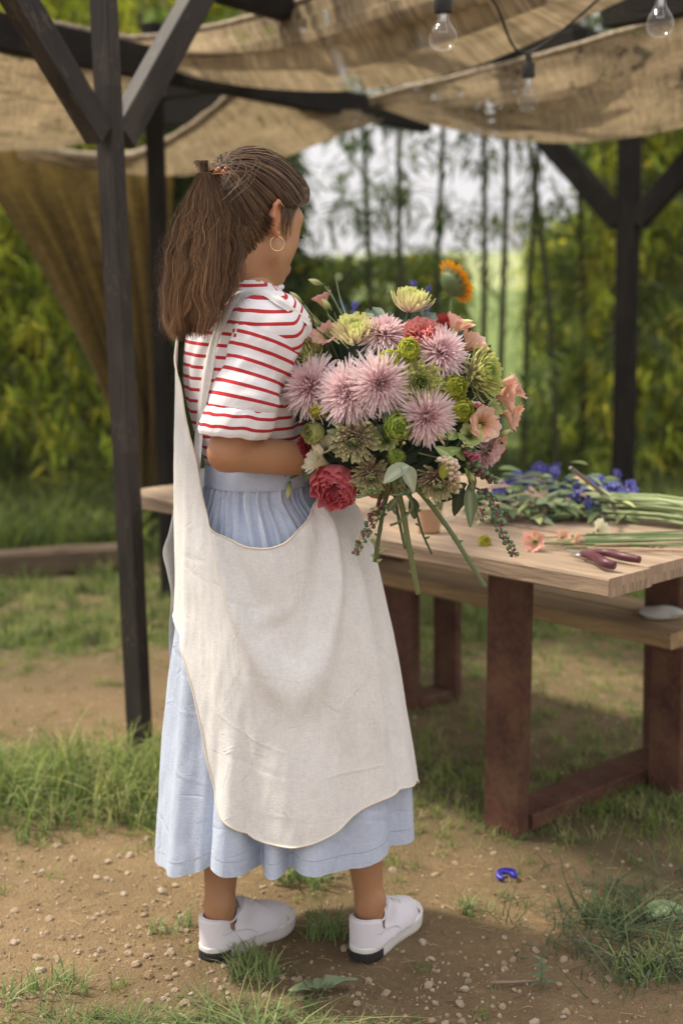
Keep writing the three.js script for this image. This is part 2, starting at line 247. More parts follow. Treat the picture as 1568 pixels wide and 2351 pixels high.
{
  const A = (L) => L.map(([u, v, y]) => aty(u, v, y));
  cloth('shade_cloth', 'wide burlap strip slung across the top of the pergola behind the nearest bulb', 'shade cloth', [
    A([[-160, 10, 2.3], [0, 36, 2.3], [140, 60, 2.3], [300, 90, 2.3], [415, 78, 2.3], [560, 47, 2.3], [720, -6, 2.32], [900, -70, 2.35], [1150, -140, 2.4]]),
    A([[-160, 28, 2.28], [0, 55, 2.28], [140, 82, 2.28], [300, 118, 2.25], [430, 128, 2.2], [600, 120, 2.16], [760, 95, 2.14], [960, 30, 2.17], [1260, -60, 2.27]]),
    A([[-160, 45, 2.25], [0, 72, 2.25], [140, 100, 2.25], [300, 136, 2.22], [470, 182, 2.16], [650, 206, 2.11], [840, 205, 2.09], [1080, 155, 2.11], [1460, -12, 2.2]])], { seed: 2, scale: 1.3 });
  cloth('shade_cloth', 'burlap strip sagging at the far left behind the near post', 'shade cloth', [
    A([[-120, 40, 2.24], [30, 66, 2.24], [150, 90, 2.24], [280, 124, 2.24], [405, 165, 2.24]]),
    A([[-120, 230, 2.04], [30, 250, 2.02], [150, 250, 2.02], [270, 225, 2.08], [385, 195, 2.2]]),
    A([[-120, 350, 1.98], [30, 346, 1.96], [150, 338, 1.97], [260, 300, 2.03], [370, 222, 2.17]])], { seed: 5, hem: false });
  cloth('shade_cloth', 'burlap strip with pale rolled edge hanging low above the woman', 'shade cloth', [
    A([[40, 338, 2.0], [110, 350, 1.97], [200, 362, 1.95], [285, 362, 1.95], [350, 343, 1.97], [430, 302, 2.02], [490, 258, 2.1], [560, 205, 2.2], [720, 225, 2.2], [900, 262, 2.2]]),
    A([[40, 350, 1.98], [120, 362, 1.95], [210, 376, 1.92], [300, 382, 1.91], [390, 376, 1.92], [480, 356, 1.95], [560, 320, 2.0], [640, 280, 2.08], [760, 255, 2.15], [900, 266, 2.19]]),
    A([[40, 356, 1.97], [130, 372, 1.93], [220, 388, 1.9], [320, 400, 1.88], [420, 404, 1.88], [540, 392, 1.9], [640, 366, 1.94], [720, 335, 1.99], [810, 300, 2.07], [905, 270, 2.18]])], { seed: 8, hemR: 0.022 });
  cloth('shade_cloth', 'burlap strip sagging at the right behind the second bulb', 'shade cloth', [
    A([[850, 228, 2.2], [920, 208, 2.2], [1010, 188, 2.2], [1110, 163, 2.2], [1250, 128, 2.2], [1400, 84, 2.2], [1560, 36, 2.2], [1760, -40, 2.2]]),
    A([[850, 232, 2.19], [940, 245, 2.14], [1040, 248, 2.08], [1150, 240, 2.04], [1290, 228, 2.02], [1430, 205, 2.03], [1580, 170, 2.06], [1760, 110, 2.1]]),
    A([[850, 236, 2.18], [955, 276, 2.1], [1060, 303, 2.02], [1160, 318, 1.97], [1300, 328, 1.95], [1440, 316, 1.96], [1580, 290, 1.98], [1760, 240, 2.02]])], { seed: 11, scale: 1.3 });
  // curtain gathered to the back post
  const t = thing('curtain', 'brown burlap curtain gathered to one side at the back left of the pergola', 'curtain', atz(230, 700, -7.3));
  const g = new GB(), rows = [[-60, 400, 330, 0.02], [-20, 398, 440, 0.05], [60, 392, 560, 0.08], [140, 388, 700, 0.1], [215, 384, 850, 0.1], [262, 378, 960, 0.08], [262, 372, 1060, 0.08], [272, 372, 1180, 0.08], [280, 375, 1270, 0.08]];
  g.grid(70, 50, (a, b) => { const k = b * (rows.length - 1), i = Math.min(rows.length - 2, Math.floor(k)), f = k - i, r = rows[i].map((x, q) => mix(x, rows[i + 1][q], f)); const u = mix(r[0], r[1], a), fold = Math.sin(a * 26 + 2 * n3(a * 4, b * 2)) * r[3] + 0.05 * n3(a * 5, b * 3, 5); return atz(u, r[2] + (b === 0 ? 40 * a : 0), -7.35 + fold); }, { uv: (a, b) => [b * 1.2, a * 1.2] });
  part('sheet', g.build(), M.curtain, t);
}

// ------------------------------------------------------------------ string lights
{
  const B = [[1017, 28, 108, 62, -3.35, 'first'], [1212, 178, 250, 46, -4.4], [1516, -8, 76, 58, -3.6]];
  const t = thing('string_lights', 'black cable of unlit clear glass bulbs hanging under the burlap', 'string lights', atz(1212, 150, -4.2));
  const tops = [];
  B.forEach(([u, v0, v1, w, z]) => {
    const s = -z / 3265 * 1.04, c0 = atz(u, v0, z), len = (v1 - v0) * s, r = w * s / 2;
    const g = new GB(), prof = [[0.35, 0], [0.37, 0.1], [0.42, 0.2], [0.62, 0.34], [0.87, 0.48], [1, 0.63], [0.95, 0.78], [0.78, 0.89], [0.5, 0.965], [0.25, 0.993], [0, 1]];
    g.grid(24, 40, (a, b) => { const rr = crT(prof.map((p) => [p[1], p[0]]), b) * r; return V3(c0.x + Math.cos(a * 2 * Math.PI) * rr, c0.y - len * b, c0.z + Math.sin(a * 2 * Math.PI) * rr); }, { closeU: true });
    const so = new GB(); so.tube([V3(c0.x, c0.y + r * 1.4, c0.z), V3(c0.x, c0.y + r * 1.3, c0.z), V3(c0.x, c0.y - r * 0.02, c0.z)], (q) => r * (q < 0.1 ? 0.3 : 0.62), 16); so.tube([V3(c0.x, c0.y + r * 1.3, c0.z), V3(c0.x, c0.y + r * 2.2, c0.z)], r * 0.3, 10);
    const sock = part('socket', so.build(), M.black, t);
    part('bulb', g.build(), M.glass, sock);
    const fi = new GB(); fi.tube([V3(c0.x, c0.y, c0.z), V3(c0.x, c0.y - len * 0.25, c0.z)], r * 0.22, 8); for (const q of [-1, 1]) fi.tube([V3(c0.x + q * r * 0.1, c0.y - len * 0.22, c0.z), V3(c0.x + q * r * 0.3, c0.y - len * 0.5, c0.z)], 0.0005, 4); fi.tube(Array.from({ length: 12 }, (_, i) => V3(c0.x + (i / 11 - 0.5) * r * 0.6, c0.y - len * (0.5 + 0.05 * Math.sin(i * 2)), c0.z)), 0.0004, 4);
    part('filament', fi.build(), M.metal, sock);
    tops.push(V3(c0.x, c0.y + r * 2.2, c0.z));
  });
  const cable = curve([tops[0].clone().add(V3(-0.7, 0.35, 0.25)), tops[0], V3(mix(tops[0].x, tops[1].x, 0.5), tops[1].y + 0.06, mix(tops[0].z, tops[1].z, 0.5)), tops[1], V3(mix(tops[1].x, tops[2].x, 0.5) + 0.1, tops[2].y + 0.05, mix(tops[1].z, tops[2].z, 0.5)), tops[2], tops[2].clone().add(V3(0.7, 0.2, 0.2))], 90);
  const cg = new GB(); cg.tube(cable, 0.004, 6); part('cable', cg.build(), M.black, t);
}

// ------------------------------------------------------------------ table, bench
const TC = V3(0.56, 0, -2.935), TU = V3(-0.685, 0, -0.728), TN = V3(0.728, 0, -0.685);
const onTable = (l, p, y = 0.75) => V3(TC.x, y, TC.z).addScaledVector(TU, l).addScaledVector(TN, p);
{
  const t = thing('garden_table', 'long plank-topped table on rusty steel frame legs, under cut flowers', 'table', onTable(0.9, 0.5, 0));
  const ws = [0.165, 0.2, 0.21, 0.19, 0.2]; let p = 0;
  ws.forEach((w, i) => { const s = [0, 0.02, -0.01, 0.03, 0][i], y = 0.75 - 0.024 + [0, -0.003, 0.001, -0.002, 0][i]; part('plank', timber(onTable(s, p + w / 2, y + 0.003), onTable(1.79 + s * 0.5, p + w / 2, y + 0.003), TN, w - 0.005, 0.042, { seed: 31 + i, bev: 0.004, wob: 0.001, seg: 24 }), M.table, t); p += w; });
  for (const l of [0.39, 1.45]) {
    const f = new THREE.Group(); f.name = 'frame'; t.add(f);
    const leg = (pp, lean) => part('leg', timber(onTable(l + 0.058, pp + lean, 0), onTable(l + 0.058, pp, 0.702), TU, 0.116, 0.042, { seed: l * 10 + pp, wob: 0 }), M.rust, f);
    leg(0.22, -0.012); leg(0.885, 0.012);
    part('foot_beam', timber(onTable(l + 0.058, 0.245, 0.024), onTable(l + 0.058, 0.86, 0.024), TU, 0.112, 0.042, { seed: l * 7, wob: 0 }), M.rust, f);
    part('top_beam', timber(onTable(l + 0.058, 0.245, 0.68), onTable(l + 0.058, 0.86, 0.68), TU, 0.11, 0.042, { seed: l * 9, wob: 0 }), M.rust, f);
  }
  const a = V3(0.131, 0, -4.445), b = V3(0.86, 0, -3.62), bu = b.clone().sub(a).normalize(), bn = V3(-bu.z, 0, bu.x).multiplyScalar(-1);
  if (bn.z > 0) bn.multiplyScalar(-1);
  const B = (l, p, y) => V3(b.x, y, b.z).addScaledVector(bu, -l).addScaledVector(bn, p);
  const bench = thing('garden_bench', 'plain plank bench standing along the far side of the table', 'bench', B(0.8, 0.15, 0));
  [0.06, 0.2].forEach((p2, i) => part('plank', timber(B(-0.02 * i, p2 + 0.005, 0.428), B(1.72, p2 + 0.005, 0.428), bn, 0.135, 0.044, { seed: 51 + i, seg: 20 }), M.bench, bench));
  for (const l of [0.03, 1.04]) { const f = new THREE.Group(); f.name = 'frame'; bench.add(f); for (const p2 of [0.04, 0.23]) part('leg', timber(B(l, p2, 0), B(l, p2, 0.405), bu, 0.1, 0.035, { seed: l * 5 + p2, wob: 0 }), M.rust, f); part('foot_beam', timber(B(l, 0.06, 0.02), B(l, 0.21, 0.02), bu, 0.095, 0.035, { seed: l, wob: 0 }), M.rust, f); }
  const sg = new THREE.IcosahedronGeometry(0.05, 3), P = sg.attributes.position; for (let i = 0; i < P.count; i++) { const v = V3(P.getX(i), P.getY(i), P.getZ(i)), q = 1 + 0.25 * n3(v.x * 30, v.y * 30, v.z * 30); P.setXYZ(i, v.x * q * 1.15, v.y * q * 0.36, v.z * q * 0.7); } sg.computeVertexNormals();
  const st = new THREE.Mesh(sg, std({ color: new THREE.Color().setRGB(0.55, 0.55, 0.5), roughness: 0.9 })); st.name = 'stone'; st.position.copy(B(0.12, 0.12, 0.466)); scene.add(st); info(st, 'pale flat stone lying on the end of the bench', 'stone');
}
{
  const a = aty(-260, 1342, 0), b = aty(300, 1306, 0), g = new GB();
  const l = part('edging_log', timber(V3(a.x, 0.06, a.z), V3(b.x, 0.06, b.z), UP, 0.13, 0.09, { seed: 71, wob: 0.006, seg: 40, bev: 0.02 }), M.log, scene); info(l, 'weathered log edging the grass at the back left', 'log'); void g;
}

// ------------------------------------------------------------------ bamboo and other growth behind
function sprayGeo(seed, n, len, wid, droop) { // a twig with n narrow leaves
  const r = rng(seed), g = new GB();
  for (let k = 0; k < n; k++) {
    const a = r() * 6.28, el = mix(0.2, -1.2, r()) * droop, d = V3(Math.cos(a) * Math.cos(el), Math.sin(el), Math.sin(a) * Math.cos(el)), o = V3((r() - 0.5) * len * 0.8, (r() - 0.5) * len * 0.8, (r() - 0.5) * len * 0.8), L = len * mix(0.65, 1.25, r()), w = wid * mix(0.7, 1.3, r());
    const side = d.clone().cross(V3(r() - 0.5, 1, r() - 0.5)).normalize(), dn = V3(0, -0.25 * L, 0), p0 = o, p1 = o.clone().addScaledVector(d, L * 0.45), p2 = o.clone().addScaledVector(d, L).add(dn), k0 = g.count, c = mix(0.8, 1.2, r());
    for (const [p, s] of [[p0, 0], [p1, 1], [p1, -1], [p2, 0]]) g.v(p.clone().addScaledVector(side, s * w * 0.5), [c, c, c]);
    g.i.push(k0, k0 + 1, k0 + 2, k0 + 1, k0 + 3, k0 + 2);
  }
  return g.build();
}
const SPRAY = [11, 12, 13].map((s) => sprayGeo(s, 9, 0.13, 0.017, 1)), SPRAYB = [21, 22].map((s) => sprayGeo(s, 9, 0.085, 0.035, 0.6));
const DUMMY = new THREE.Object3D();
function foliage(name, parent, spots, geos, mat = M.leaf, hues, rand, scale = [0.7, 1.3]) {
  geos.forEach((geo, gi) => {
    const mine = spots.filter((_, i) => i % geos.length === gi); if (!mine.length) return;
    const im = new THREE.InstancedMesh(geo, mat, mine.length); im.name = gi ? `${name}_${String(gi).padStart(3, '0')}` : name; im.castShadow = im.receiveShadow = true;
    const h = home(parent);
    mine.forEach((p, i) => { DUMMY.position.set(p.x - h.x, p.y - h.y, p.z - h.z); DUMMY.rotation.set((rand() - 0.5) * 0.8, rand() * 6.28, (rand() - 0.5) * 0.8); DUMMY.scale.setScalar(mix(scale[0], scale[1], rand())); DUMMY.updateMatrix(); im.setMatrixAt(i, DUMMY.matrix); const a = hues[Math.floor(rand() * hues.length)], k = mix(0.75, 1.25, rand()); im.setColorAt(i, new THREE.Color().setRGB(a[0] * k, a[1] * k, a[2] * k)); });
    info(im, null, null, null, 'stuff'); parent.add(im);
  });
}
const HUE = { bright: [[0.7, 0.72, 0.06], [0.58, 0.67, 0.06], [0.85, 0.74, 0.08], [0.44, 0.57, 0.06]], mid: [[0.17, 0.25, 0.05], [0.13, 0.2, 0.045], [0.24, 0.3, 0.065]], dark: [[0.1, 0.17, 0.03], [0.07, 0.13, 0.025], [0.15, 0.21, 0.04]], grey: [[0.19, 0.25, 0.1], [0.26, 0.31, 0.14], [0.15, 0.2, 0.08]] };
const caneCol = [0.07, 0.07, 0.025], nodeCol = [0.12, 0.11, 0.06];
function cane(u, v, z, h, lean, r, rand, foliageSpec, label, group) {
  const base = atz(u, v, z); base.y = 0;
  const t = thing('bamboo', label, 'bamboo', base, group), g = new GB(), ph = rand() * 6;
  const P = (k) => V3(base.x + lean * k * k * h * 0.12 + 0.03 * Math.sin(k * 5 + ph), h * k, base.z + 0.03 * Math.cos(k * 4 + ph));
  const pts = Array.from({ length: 40 }, (_, i) => P(i / 39));
  g.tube(pts, (q) => r * 1.25 * (1 - 0.6 * q) * (1 + 0.22 * gauss(((q * 13) % 1 - 0.5) * 9)), 7, (q) => gauss(((q * 13) % 1 - 0.5) * 9) > 0.5 ? nodeCol : caneCol);
  const tw = new GB(), spots = [];
  foliageSpec.forEach(([y0, y1, n, spread]) => { for (let i = 0; i < n; i++) { const y = mix(y0, y1, rand()), p = P(clamp(y / h)), a = rand() * 6.28, d = spread * Math.pow(rand(), 0.7), q = V3(p.x + Math.cos(a) * d, y - 0.35 * d * rand(), p.z + Math.sin(a) * d); spots.push(q); if (i % 5 === 0) tw.tube([p, p.clone().lerp(q, 0.5).add(V3(0, 0.04, 0)), q], 0.0028, 4, caneCol, false); } });
  part('stem', g.build(), M.stem, t); if (tw.count) info(part('twigs', tw.build(), M.stem, t), null, null, null, 'stuff');
  return [t, spots];
}
{
  const r = rng(77);
  // the canes that stand against the sky
  const L = [[868, 1150, -9.2, 3.9, -0.3], [925, 1150, -9.0, 4.0, 0.1], [1003, 1150, -9.4, 4.1, 0.1], [1096, 1150, -9.0, 4.2, 0.1], [1152, 1150, -8.8, 4.3, -0.1], [1212, 1150, -9.1, 4.2, 0.2], [1262, 1150, -8.9, 3.8, -0.9], [1325, 1150, -9.2, 4.1, -0.3]];
  const LBL = ['bamboo cane at the left of the white sky beside the woman\'s face', 'second bamboo cane from the woman\'s face, thin against the sky', 'bamboo cane rising behind the sunflower head', 'bamboo cane just right of the sunflower, clear against the sky', 'bamboo cane between the sunflower and the middle of the sky gap', 'bamboo cane in the middle of the gap right of the sunflower', 'leaning bamboo cane at the right of the sky gap', 'last bamboo cane before the right pergola post'];
  L.forEach(([u, v, z, h, lean], i) => {
    const dens = [1.9, 1.1, 0.9, 0.55, 0.55, 0.6, 0.75, 1.7][i];
    const [t, sp] = cane(u, v, z, h, lean, 0.019, r, [[1.7, 3.0, 40 * dens, 0.42], [2.5, h, 56 * dens, 0.5], [0.2, 1.9, 30 * dens, 0.4]], LBL[i], 'bamboo canes against the sky');
    foliage('leaves', t, sp, SPRAY, M.leaf, HUE.mid.concat(HUE.dark), r, [0.8, 1.5]);
  });
  // thickets one cannot count
  const thicket = (name, label, cat, u0, u1, z0, z1, y0, y1, n, hues, geos, canes, sc, clump = 0.5) => {
    const c = atz((u0 + u1) / 2, 1000, (z0 + z1) / 2); c.y = 0; const t = thing(name, label, cat, c), spots = [], g = new GB();
    let guard = 0;
    while (spots.length < n && guard++ < n * 12) { const z = mix(z0, z1, r()), u = mix(u0, u1, r()), p = atz(u, 900, z), y = mix(y0, y1, Math.pow(r(), 0.9)); const k = n3(p.x * 1.5 + 7, y * 1.1, p.z * 1.5) + 0.6 * n3(p.x * 3.4, y * 2.6 + 3, p.z * 3.4); if (k < (r() - clump) * 0.9) continue; p.y = y; spots.push(p); }
    for (let i = 0; i < canes; i++) { const p = atz(mix(u0, u1, (i + 0.2 + 0.6 * r()) / canes), 900, mix(z0, z1, 0.25 + 0.4 * r())), h = y1 * mix(0.8, 1, r()), ln = (r() - 0.5) * 0.7; g.tube(Array.from({ length: 16 }, (_, k) => V3(p.x + ln * (k / 15) ** 2, h * k / 15, p.z + 0.05 * Math.sin(k))), (q) => 0.021 * (1 - 0.6 * q), 6, caneCol); }
    if (canes) { const m = part('stems', g.build(), M.stem, t); info(m, null, null, null, 'stuff'); }
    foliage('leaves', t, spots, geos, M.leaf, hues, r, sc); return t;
  };
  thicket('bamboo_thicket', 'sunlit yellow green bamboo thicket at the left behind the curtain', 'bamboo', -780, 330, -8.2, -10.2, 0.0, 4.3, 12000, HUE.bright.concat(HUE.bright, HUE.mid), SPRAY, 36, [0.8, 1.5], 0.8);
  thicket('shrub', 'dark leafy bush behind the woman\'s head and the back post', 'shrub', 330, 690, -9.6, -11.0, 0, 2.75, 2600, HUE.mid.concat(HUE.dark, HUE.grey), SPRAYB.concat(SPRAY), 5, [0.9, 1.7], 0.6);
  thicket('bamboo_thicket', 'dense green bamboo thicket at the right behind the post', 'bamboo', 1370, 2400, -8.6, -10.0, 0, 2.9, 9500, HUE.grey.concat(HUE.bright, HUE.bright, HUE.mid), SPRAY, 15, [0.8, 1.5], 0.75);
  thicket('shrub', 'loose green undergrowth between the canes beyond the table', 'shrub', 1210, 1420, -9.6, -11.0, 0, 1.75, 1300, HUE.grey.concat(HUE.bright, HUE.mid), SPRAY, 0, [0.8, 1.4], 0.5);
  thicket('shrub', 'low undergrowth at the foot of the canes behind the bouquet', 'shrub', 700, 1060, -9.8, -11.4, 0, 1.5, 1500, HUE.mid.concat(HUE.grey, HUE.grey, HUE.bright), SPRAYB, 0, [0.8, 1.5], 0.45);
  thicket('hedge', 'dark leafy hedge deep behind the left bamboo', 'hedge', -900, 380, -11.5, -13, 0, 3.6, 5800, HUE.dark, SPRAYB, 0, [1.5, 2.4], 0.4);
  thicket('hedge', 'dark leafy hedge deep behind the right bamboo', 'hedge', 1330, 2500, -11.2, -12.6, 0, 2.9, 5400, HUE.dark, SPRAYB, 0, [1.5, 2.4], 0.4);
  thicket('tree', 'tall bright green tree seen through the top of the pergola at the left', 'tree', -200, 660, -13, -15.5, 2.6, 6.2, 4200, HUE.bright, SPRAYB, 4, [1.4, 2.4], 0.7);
  thicket('tree', 'leafy branches hanging at the top right above the last cloth', 'tree', 1280, 1720, -8.2, -9.6, 2.9, 4.2, 420, HUE.mid.concat([[0.2, 0.3, 0.05]]), SPRAY, 2, [0.8, 1.4], 0.4);
  // far trees on the hill edge
  for (const [u, z, h, lab] of [[1268, -150, 3.4, 'round dark tree on the hill skyline right of the canes'], [1345, -130, 3, 'tree on the skyline between the last cane and the right post']]) {
    const b = atz(u, 640, z); b.y = 1.5; const t = thing('far_tree', lab, 'tree', b), sp = [];
    for (let i = 0; i < 240; i++) { const a = r() * 6.28, e = Math.acos(1 - 2 * r()), q = Math.cbrt(r()) * h * 0.45; sp.push(V3(b.x + Math.cos(a) * Math.sin(e) * q, b.y + h * 0.5 + Math.cos(e) * q * 0.8, b.z + Math.sin(a) * Math.sin(e) * q)); }
    const g = new GB(); g.tube([b, V3(b.x, b.y + h * 0.5, b.z)], 0.12, 6, caneCol); part('trunk', g.build(), M.stem, t);
    foliage('crown', t, sp, SPRAYB, M.leaf, HUE.dark, r, [4, 7]);
  }
}

// ------------------------------------------------------------------ grass, pebbles, litter on the ground
function tuftGeo(seed, n, h, w, spread, lay = 0.6) { const r = rng(seed), g = new GB(); for (let k = 0; k < n; k++) { const a = r() * 6.28, L = h * mix(0.5, 1.2, r()), o = V3((r() - 0.5) * spread, 0, (r() - 0.5) * spread), d = V3(Math.cos(a), 0, Math.sin(a)), sd = V3(-d.z, 0, d.x), b = lay * mix(0.3, 1.3, r()), k0 = g.count, c = mix(0.75, 1.25, r()), W = w * mix(0.7, 1.3, r()); for (let j = 0; j <= 4; j++) { const q = j / 4, p = o.clone().addScaledVector(d, L * b * q * q).add(V3(0, L * (q - 0.35 * b * q * q), 0)); for (const s of [-1, 1]) g.v(p.clone().addScaledVector(sd, s * W * 0.5 * (1 - q * q * 0.96)), [c * mix(0.8, 1.1, q), c, c * 0.9]); } for (let j = 0; j < 4; j++) { const q = k0 + j * 2; g.quad(q, q + 1, q + 3, q + 2); } } return g.build(); }
{
  const r = rng(5), GH = [[0.25, 0.32, 0.07], [0.18, 0.25, 0.06], [0.32, 0.37, 0.12], [0.2, 0.27, 0.09], [0.42, 0.4, 0.18]];
  const mk = (name, label, spots, geos, sc, hues = GH, tilt = 0.25) => {
    const t = thing(name, label, 'grass'); info(t, null, null, null, 'stuff');
    geos.forEach((geo, gi) => { const mine = spots.filter((_, i) => i % geos.length === gi), im = new THREE.InstancedMesh(geo, M.leaf, mine.length); im.name = gi ? `blades_00${gi}` : 'blades'; im.castShadow = im.receiveShadow = true; info(im, null, null, null, 'stuff'); mine.forEach(([x, z, k], i) => { DUMMY.position.set(x, groundH(x, z) - 0.003, z); DUMMY.rotation.set((r() - 0.5) * tilt, r() * 6.28, (r() - 0.5) * tilt); DUMMY.scale.setScalar(mix(sc[0], sc[1], r()) * (k || 1)); DUMMY.updateMatrix(); im.setMatrixAt(i, DUMMY.matrix); const h = hues[Math.floor(r() * hues.length)], m = mix(0.8, 1.2, r()); im.setColorAt(i, new THREE.Color().setRGB(h[0] * m, h[1] * m, h[2] * m)); }); t.add(im); });
  };
  const scatter = (n, x0, x1, z0, z1, acc) => { const out = []; let gd = 0; while (out.length < n && gd++ < n * 40) { const x = mix(x0, x1, r()), z = mix(z0, z1, r()), k = acc(x, z); if (k > r()) out.push([x, z, mix(0.7, 1.15, k)]); } return out; };
  const lush = [1, 2, 3].map((s) => tuftGeo(100 + s, 9, 0.17, 0.0055, 0.06, 0.95)), short = [1, 2, 3].map((s) => tuftGeo(200 + s, 11, 0.05, 0.0035, 0.045, 0.8)), flat = [1, 2].map((s) => tuftGeo(300 + s, 7, 0.1, 0.005, 0.09, 2.2));
  mk('grass', 'lush long grass round the foot of the near post', scatter(520, -2.1, -0.05, -4.25, -3.2, (x, z) => (z < -3.88 ? 0.25 : 1) * clamp(1.15 * blob(x, z, -0.62, -3.72, 0.4, 0.2) + 0.6 * blob(x, z, -1.0, -3.6, 0.5, 0.22) + 0.4 * blob(x, z, -1.6, -3.65, 0.5, 0.25))), lush, [0.4, 1.05]);
  mk('grass', 'short patchy grass on the trodden earth', scatter(5600, -2.4, 1.6, -6.4, -2.3, (x, z) => Math.pow(grassy(x, z), 1.4) * 0.9 + 0.012), short, [0.6, 1.3]);
  mk('grass', 'dull mossy grass under and beyond the table', scatter(5200, -5, 5, -9.5, -5.2, (x, z) => grassy(x, z)), short, [1, 2.2], [[0.13, 0.17, 0.04], [0.09, 0.13, 0.035], [0.19, 0.2, 0.065]]);  // blade hues darker than the other grass, with the shade painted in
  mk('grass', 'upright meadow grass beyond the edging log', scatter(2600, -4.5, 4.5, -9.6, -6.9, (x) => x < -0.3 ? 0.95 : 0.5), lush, [1.1, 2.2], [[0.14, 0.19, 0.035], [0.1, 0.15, 0.03], [0.2, 0.23, 0.05]]);
  mk('grass', 'ragged grass at the bottom edge of the picture', scatter(240, -0.7, 0.2, -2.62, -2.3, (x, z) => clamp(1.0 * blob(x, z, -0.25, -2.43, 0.34, 0.075))), flat.concat(short), [0.45, 0.85], [[0.2, 0.26, 0.1], [0.15, 0.22, 0.08], [0.33, 0.33, 0.17]]);
  mk('plant_clippings', 'dark green cut stems and leaf strips strewn at the right', scatter(190, 0.35, 1.05, -3.3, -2.5, (x, z) => clamp(1.1 * blob(x, z, 0.66, -2.88, 0.2, 0.2) + 0.6 * blob(x, z, 0.6, -2.66, 0.14, 0.1))), flat, [0.4, 1.0], [[0.08, 0.115, 0.06], [0.11, 0.15, 0.075], [0.16, 0.19, 0.1]], 1.9);
  // tufts with a place of their own
  const tuft = (u, v, s, label, n = 5) => { const p = aty(u, v, 0), t = thing('grass_tuft', label, 'grass tuft', p); for (let i = 0; i < n; i++) { const o = piece('blades', short[i % 3], M.tuft, t); o.position.set((r() - 0.5) * 0.09 * s, -0.003, (r() - 0.5) * 0.06 * s); o.rotation.y = r() * 6; o.scale.setScalar(s * mix(0.8, 1.4, r())); } };
  M.tuft = phy({ color: new THREE.Color().setRGB(0.24, 0.31, 0.1), vertexColors: true, transmission: 0.4, thickness: 0, roughness: 1, side: THREE.DoubleSide });
  tuft(560, 2222, 0.85, 'grass tuft in front of the left sneaker', 9); tuft(600, 2240, 1.0, 'flat grass tuft to the right of the left sneaker\'s heel', 8); tuft(390, 2135, 0.8, 'small grass tuft left of the left sneaker'); tuft(750, 2140, 1.2, 'grass tuft between the two sneakers', 9); tuft(150, 2270, 1.0, 'grass tuft at the lower left corner'); tuft(40, 2290, 1.1, 'grass tuft at the left edge near the bottom'); tuft(690, 2010, 1.3, 'bright grass tuft between the ankles', 9); tuft(1090, 2085, 0.8, 'tiny grass tuft right of the right sneaker');
  tuft(1500, 2240, 1.2, 'pale torn grass tuft at the lower right', 8); tuft(1395, 2100, 1.0, 'grass tuft beside the cut stems at the right', 7);

  // pebbles: near ones singly, the rest as one mass
  const peb = [1, 2, 3, 4, 5].map((s) => { const g = new THREE.IcosahedronGeometry(1, 2), P = g.attributes.position, q = rng(s * 9), sx = mix(0.8, 1.25, q()), sy = mix(0.45, 0.75, q()), sz = mix(0.75, 1.1, q()); const f = V3(q() - 0.5, q() - 0.5, q() - 0.5).normalize(), f2 = V3(q() - 0.5, q() - 0.5, q() - 0.5).normalize(); for (let i = 0; i < P.count; i++) { const v = V3(P.getX(i), P.getY(i), P.getZ(i)); const k = 1 + 0.3 * n3(v.x * 1.3 + s * 5, v.y * 1.3, v.z * 1.3) + 0.1 * n3(v.x * 4, v.y * 4 + s, v.z * 4); v.multiplyScalar(k); for (const F of [f, f2, f.clone().negate().add(f2).normalize()]) { const d = v.dot(F) - 0.72; if (d > 0) v.addScaledVector(F, -d); } P.setXYZ(i, v.x * sx, v.y * sy, v.z * sz); } const g2 = g.index ? g : g; g2.computeVertexNormals(); g2.setAttribute('color', new THREE.Float32BufferAttribute(new Float32Array(P.count * 3).fill(1), 3)); return g2; });
  const pm = [[0.6, 0.46, 0.31], [0.53, 0.4, 0.27], [0.68, 0.56, 0.41], [0.44, 0.32, 0.21], [0.38, 0.25, 0.13]].map((c) => std({ color: new THREE.Color().setRGB(...c), roughness: 0.95, bumpMap: dirtBump, bumpScale: 0.003 }));
  const pd = (x, z) => clamp(0.9 * blob(x, z, -0.62, -2.95, 0.45, 0.35) + 0.7 * blob(x, z, -0.45, -2.62, 0.5, 0.14) + 0.75 * blob(x, z, 0.12, -2.58, 0.3, 0.16) + 0.35 * blob(x, z, 0.5, -2.55, 0.3, 0.2) + 0.08) * clamp(1 - 0.85 * grassy(x, z)) * (0.55 + 0.9 * ss(-0.3, 0.5, n3(x * 4, z * 4, 6)));
  const G = scene.userData.ground; let made = 0, gd = 0;
  while (made < 280 && gd++ < 20000) { const x = mix(-1.15, 0.85, r()), z = mix(-3.4, -2.42, r()); if (pd(x, z) < r()) continue; const s = mix(0.0055, 0.0115, Math.pow(r(), 1.6)), o = new THREE.Mesh(peb[Math.floor(r() * 5)], pm[Math.floor(r() * r() * 5)]); o.name = made ? `pebble_${String(made).padStart(3, '0')}` : 'pebble'; o.position.set(x, groundH(x, z) + s * 0.25, z); o.rotation.set(r() * 0.6, r() * 6, r() * 0.6); o.scale.setScalar(s); o.castShadow = o.receiveShadow = true; G.add(o); made++; }
  const sp = []; gd = 0; while (sp.length < 9000 && gd++ < 300000) { const x = mix(-2.4, 1.8, r()), z = mix(-5.5, -2.4, r()); if (pd(x, z) + 0.22 * (1 - grassy(x, z)) > r()) sp.push([x, z]); }
  const im = new THREE.InstancedMesh(peb[1], M.stone, sp.length); im.name = 'gravel'; im.castShadow = im.receiveShadow = true; info(im, null, null, null, 'stuff');
